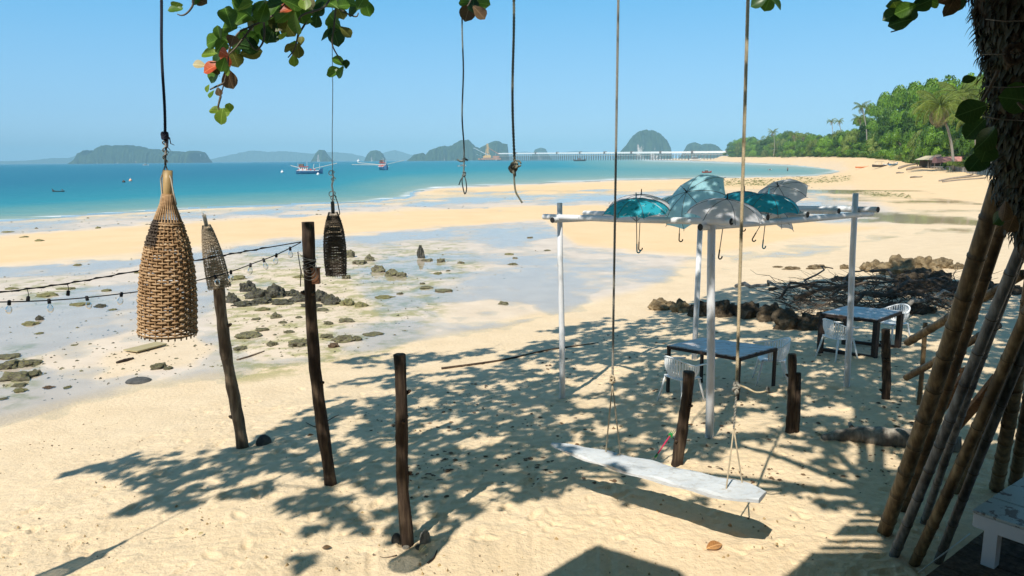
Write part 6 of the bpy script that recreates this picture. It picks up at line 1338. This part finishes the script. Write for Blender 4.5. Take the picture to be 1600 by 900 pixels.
# hanging sprays, leaf by leaf
SPR = [ # twig polylines (1600 px coords) and leaves (x, y, length px, angle, kind) in the 2.963x crop
 (4.7, [[(470,-20),(430,22),(395,40),(372,52),(358,78),(356,104),(350,130),(341,166)], [(350,130),(336,136),(328,140)], [(395,40),(380,60),(368,75),(352,90)], [(520,-20),(508,10),(470,25),(466,50),(461,75),(450,90)], [(410,10),(413,55),(406,74),(397,76),(380,52)]],
  [(345,75,92,105,'g'),(400,85,84,60,'g'),(352,125,70,175,'g'),(278,190,82,195,'g'),(312,165,84,140,'g'),(262,248,78,175,'b'),(285,338,92,235,'g'),(352,365,84,285,'n'),(375,268,78,290,'o'),(430,208,95,350,'d'),(438,172,92,310,'g'),(448,240,86,15,'o'),(268,308,78,200,'r'),(282,312,70,120,'d'),(322,245,52,150,'r'),(212,300,52,175,'p'),(462,100,84,235,'o'),(412,22,84,170,'g'),(522,120,125,262,'g'),(545,152,92,255,'d'),(580,100,92,250,'o'),(622,122,92,300,'o'),(608,48,66,100,'r'),(616,44,56,20,'r'),(672,40,118,275,'g'),(652,108,92,262,'g'),(532,32,66,200,'o'),(492,18,66,80,'g'),(600,166,44,235,'b'),(385,200,86,240,'g'),(365,185,60,80,'n'),(345,60,66,150,'g'),(330,280,58,300,'r'),(470,40,74,190,'d'),(505,60,80,250,'g'),(560,50,86,240,'g'),(570,12,92,190,'d'),(640,12,84,350,'g'),(700,14,62,280,'b'),(715,8,60,300,'p'),(440,60,66,320,'g'),(480,75,62,260,'o'),(312,215,66,60,'g'),(300,150,56,100,'g'),(300,270,60,230,'d'),(320,300,60,250,'g'),(345,330,40,250,'b'),(425,25,70,30,'b'),(395,10,60,120,'g'),(600,75,80,220,'g'),(250,410,34,240,'b'),(268,436,38,245,'g'),(302,425,36,285,'n'),(640,60,90,330,'d')]),
 (4.7, [[(345,150),(341,166),(343,172)]], [(290,510,58,165,'b'),(312,538,66,255,'b'),(350,500,42,80,'b'),(325,522,46,15,'b')]),
 (4.9, [[(490,15),(475,40),(466,56),(461,72),(455,78)]], [(630,222,58,200,'o'),(668,235,60,275,'o'),(682,190,42,75,'o'),(650,280,50,270,'b'),(645,215,50,240,'g'),(712,100,40,190,'g')]),
 (5.0, [[(530,-15),(525,10),(522,40),(519,68),(527,86),(536,100),(541,96)], [(525,10),(540,20),(556,26),(560,20)]], [(745,50,66,200,'d'),(752,96,60,255,'d'),(832,92,86,130,'g'),(808,160,84,195,'d'),(842,162,84,295,'d'),(890,148,58,320,'o'),(870,22,66,20,'g'),(925,46,64,200,'d'),(988,36,70,285,'g'),(962,10,66,60,'g'),(820,12,74,140,'g'),(858,285,62,150,'g'),(835,330,66,190,'g'),(866,335,54,240,'g'),(892,296,36,80,'d'),(780,20,72,200,'g'),(905,10,66,160,'g'),(865,60,60,300,'o'),(840,125,66,250,'g'),(770,40,60,240,'d')]),
 (4.6, [[(300,-15),(302,4),(298,14),(290,22),(283,24),(277,22)]], [(105,25,54,80,'b'),(95,45,50,185,'g'),(218,5,62,340,'n'),(200,0,52,200,'g'),(118,42,30,40,'g')]),
 (5.2, [[(740,-15),(735,2),(730,10)]], [(1455,50,78,255,'n'),(1508,58,68,315,'n'),(1512,14,86,350,'g'),(1440,10,52,180,'g'),(1480,20,60,270,'d')]),
]
sp_n = 0
def spray(Y, twigs, leaves, conv=True, zoom=None):
    global sp_n; rs = random.Random(100+sp_n); sp_n += 1; tm = MB()
    for tw_ in twigs:
        pts = lerp_cat([P(a, b, Y) for a, b in tw_], 4); tm.tube(pts, [.0075*(1-.55*i/len(pts)) for i in range(len(pts))], 6)
    tg = tm.build('hanging_twig', M_bark, tree, True)
    for (x, y, L_, an, kd) in leaves:
        if conv: x, y, L_ = 240+x/2.963, y/2.963, L_/2.963
        dY = rs.uniform(-.22, .22); c = P(x, y, Y+dY); s = L_/FPX*(Y+dY)*1.08; a = math.radians(an); fs = rs.uniform(-.45, .45)
        d = (R_*math.cos(a)+U_*math.sin(a)+F_*fs).normalized(); n_ = -F_+R_*rs.uniform(-.55,.55)+U_*rs.uniform(-.1,.8); n_ = (n_-d*n_.dot(d)).normalized(); yv = n_.cross(d)
        M = Matrix(((d.x*s, yv.x*s*1.08, n_.x*s, 0), (d.y*s, yv.y*s*1.08, n_.y*s, 0), (d.z*s, yv.z*s*1.08, n_.z*s, 0), (0,0,0,1))); M.translation = c-d*s*.5-tree.location
        inst('leaf', LFM[kd][rs.randint(0, 1)], tg, M)
for Y, tws, lvs in SPR: spray(Y, tws, lvs)
spray(4.2, [[(1470,-20),(1440,8),(1428,24),(1418,38),(1405,46),(1392,50)], [(1440,8),(1410,5)]], [(1400,6,24,160,'d'),(1415,14,26,200,'g'),(1397,22,28,195,'d'),(1408,33,30,190,'d'),(1422,22,24,250,'d'),(1440,6,28,20,'d'),(1455,0,28,350,'g'),(1402,14,22,120,'b')], False)
spray(4.4, [[(1200,-15),(1205,-2)]], [(1186,2,22,200,'d'),(1200,4,24,250,'g'),(1214,4,22,330,'d')], False)
spray(3.6, [[(1500,-20),(1492,-2),(1487,10),(1483,22)]], [(1489,6,34,262,'n'),(1497,2,26,240,'d'),(1478,0,24,200,'n')], False)
spray(3.05, [[(1560,110),(1545,140),(1530,165),(1512,180)], [(1600,170),(1590,160)]], [(1520,172,40,200,'d'),(1524,200,34,225,'d'),(1515,123,18,190,'d'),(1592,155,52,170,'d'),(1540,235,40,240,'d'),(1530,250,40,250,'d'),(1545,215,40,230,'d'),(1560,340,26,230,'d'),(1580,350,26,250,'n'),(1570,330,30,260,'n')], False)
# ------------------------------------------------------------------ bar roof and balcony rail above and beside the viewpoint
M_rf = simple('thatch_roof', (.16,.12,.08), (.24,.19,.13), 4, .95)
def awning(label, px_poly, z, name='roof_sheet'):
    g = []
    for a, b in px_poly: 
        gg = atz(a, b, 0.0); g.append(up_sun(gg, z))
    n = len(g); vs = g+[p+Vector((0,0,.12)) for p in g]; r = empty('bar_roof', label, 'roof', g[0]); MB().add(vs, [tuple(range(n))[::-1], tuple(range(n, 2*n))]+[(i, (i+1) % n, n+(i+1) % n, n+i) for i in range(n)]).build(name, M_rf, r); return r
awning('thatched roof corner above the viewpoint casting the peaked shadow at the bottom', [(845,903),(925,857),(1055,897),(1130,960),(1130,1300),(600,1300),(700,1010)], 5.2)
rf = awning('thatched roof over the bamboo on the right casting a straight edged shadow', [(1231,900),(1266,868),(1384,868),(1390,788),(1352,788),(1397,745),(1480,716),(1800,640),(2300,640),(2300,1300),(1231,1300),(1160,960)], 5.0)

bb = empty('sky_block_bar', 'unseen timber beach bar added behind the viewpoint to block sky light', 'building', (0,-2,0)); M_bw = simple('dark_timber_wall', (.10,.07,.045), (.17,.12,.08), 2, .8, stretch=(6,1,1))  # unseen bar wall and roof, added to block sky light from behind
for k in range(60): MB().box((-12+.4*k+.2, -1.9+.006*(k % 2), 2.4), (.39, .06, 5.2)).build('wall_plank', M_bw, bb)
MB().box((0, -2.3, 5.45), (26, 6.2, .14)).build('roof', M_rf, bb)  # wide roof added to shut out overhead sky and deepen the shade
for k in range(7): MB().box((-12+4*k, -1.8, 2.4), (.16, .16, 5.2)).build('post', M_bark, bb)

def edge_x(y): return 1397-(y-745)*166/155
for (ya, yb) in ((788,796),(801,806),(811,816),(820,836),(842,846),(852,857),(864,868)):
    q = [up_sun(atz(a, b, 0.0), 5.0) for a, b in ((edge_x(ya)+2, ya), (1394, ya+3), (1394, yb+3), (edge_x(yb)+2, yb))]
    MB().add(q+[p+Vector((0,0,.03)) for p in q], [(3,2,1,0),(4,5,6,7),(0,1,5,4),(1,2,6,5),(2,3,7,6),(3,0,4,7)]).build('slat', M_rf, rf)
# ------------------------------------------------------------------ sea air
hz = MB().box((1000, 8900, 175), (26000, 18400, 374))
t = NT('humid_air'); v = t.n('VolumePrincipled'); v.inputs['Color'].default_value = (.44,.80,1.0,1); v.inputs['Density'].default_value = 1.25e-4; v.inputs['Anisotropy'].default_value = -.25
t.l(v.outputs[0], t.out.inputs['Volume']); o = hz.build('haze', t.m); tag(o, kind='stuff')

# tell the members of each small group apart by their order from the left
_ord = ['','leftmost','second','third','fourth','fifth','sixth','seventh','eighth','ninth','tenth','eleventh','twelfth','thirteenth','fourteenth','fifteenth','sixteenth','seventeenth','eighteenth','nineteenth','twentieth','twenty-first','twenty-second','twenty-third','twenty-fourth','twenty-fifth','twenty-sixth','twenty-seventh','twenty-eighth','twenty-ninth','thirtieth']
bpy.context.view_layer.update()
_pl = {'craggy black rocks of the reef heap': 'the craggy black rocks behind the tallest stake', 'weedy grey rocks on the tidal flat': 'the grey green rocks on the wet flat', 'low yellow weedy rocks': 'the low yellowish rocks beside the black reef heap', 'small rocks in the shallow pools': 'the small flat rocks standing in the shallow pools',
 'rock pile at the left edge': 'the weedy rocks piled at the left edge', 'weed covered lumps': 'the weed covered lumps behind the string lights', 'sunlit brown rocks behind the farther table': 'the sunlit brown rocks behind the farther table', 'big shaded rocks on the right': 'the big shaded rocks below the sunlit mound', 'dark rocks of the long row': 'the dark rocks in the row behind the tables',
 'far front row trees': 'the front row trees on the far beach', 'far back row trees': 'the back row trees on the far beach', 'trees at the sand edge': 'the low trees at the foot of the tall wood', 'middle height trees of the wood': 'the middle height trees inside the tall wood', 'tallest trees of the wood': 'the tallest trees topping the wood'}
for gname, words in _pl.items():
    mem = [o for o in bpy.data.objects if o.parent is None and o.get('group') == gname]
    mem.sort(key=lambda o: float(project(o.location.x, o.location.y, o.location.z)[0]))
    for i, o in enumerate(mem): o['label'] = ('leftmost of ' if i == 0 else 'rightmost of ' if i == len(mem)-1 else _ord[i+1]+' from the left of ')+words

for o in bpy.data.objects:
    if o.parent and o.name.split('.')[0] in ('platform_leg', 'cabin_window', 'barrel', 'mast', 'canopy_post', 'awning', 'tower', 'gunwale', 'rigging_line', 'coconut'): o['kind'] = 'stuff'
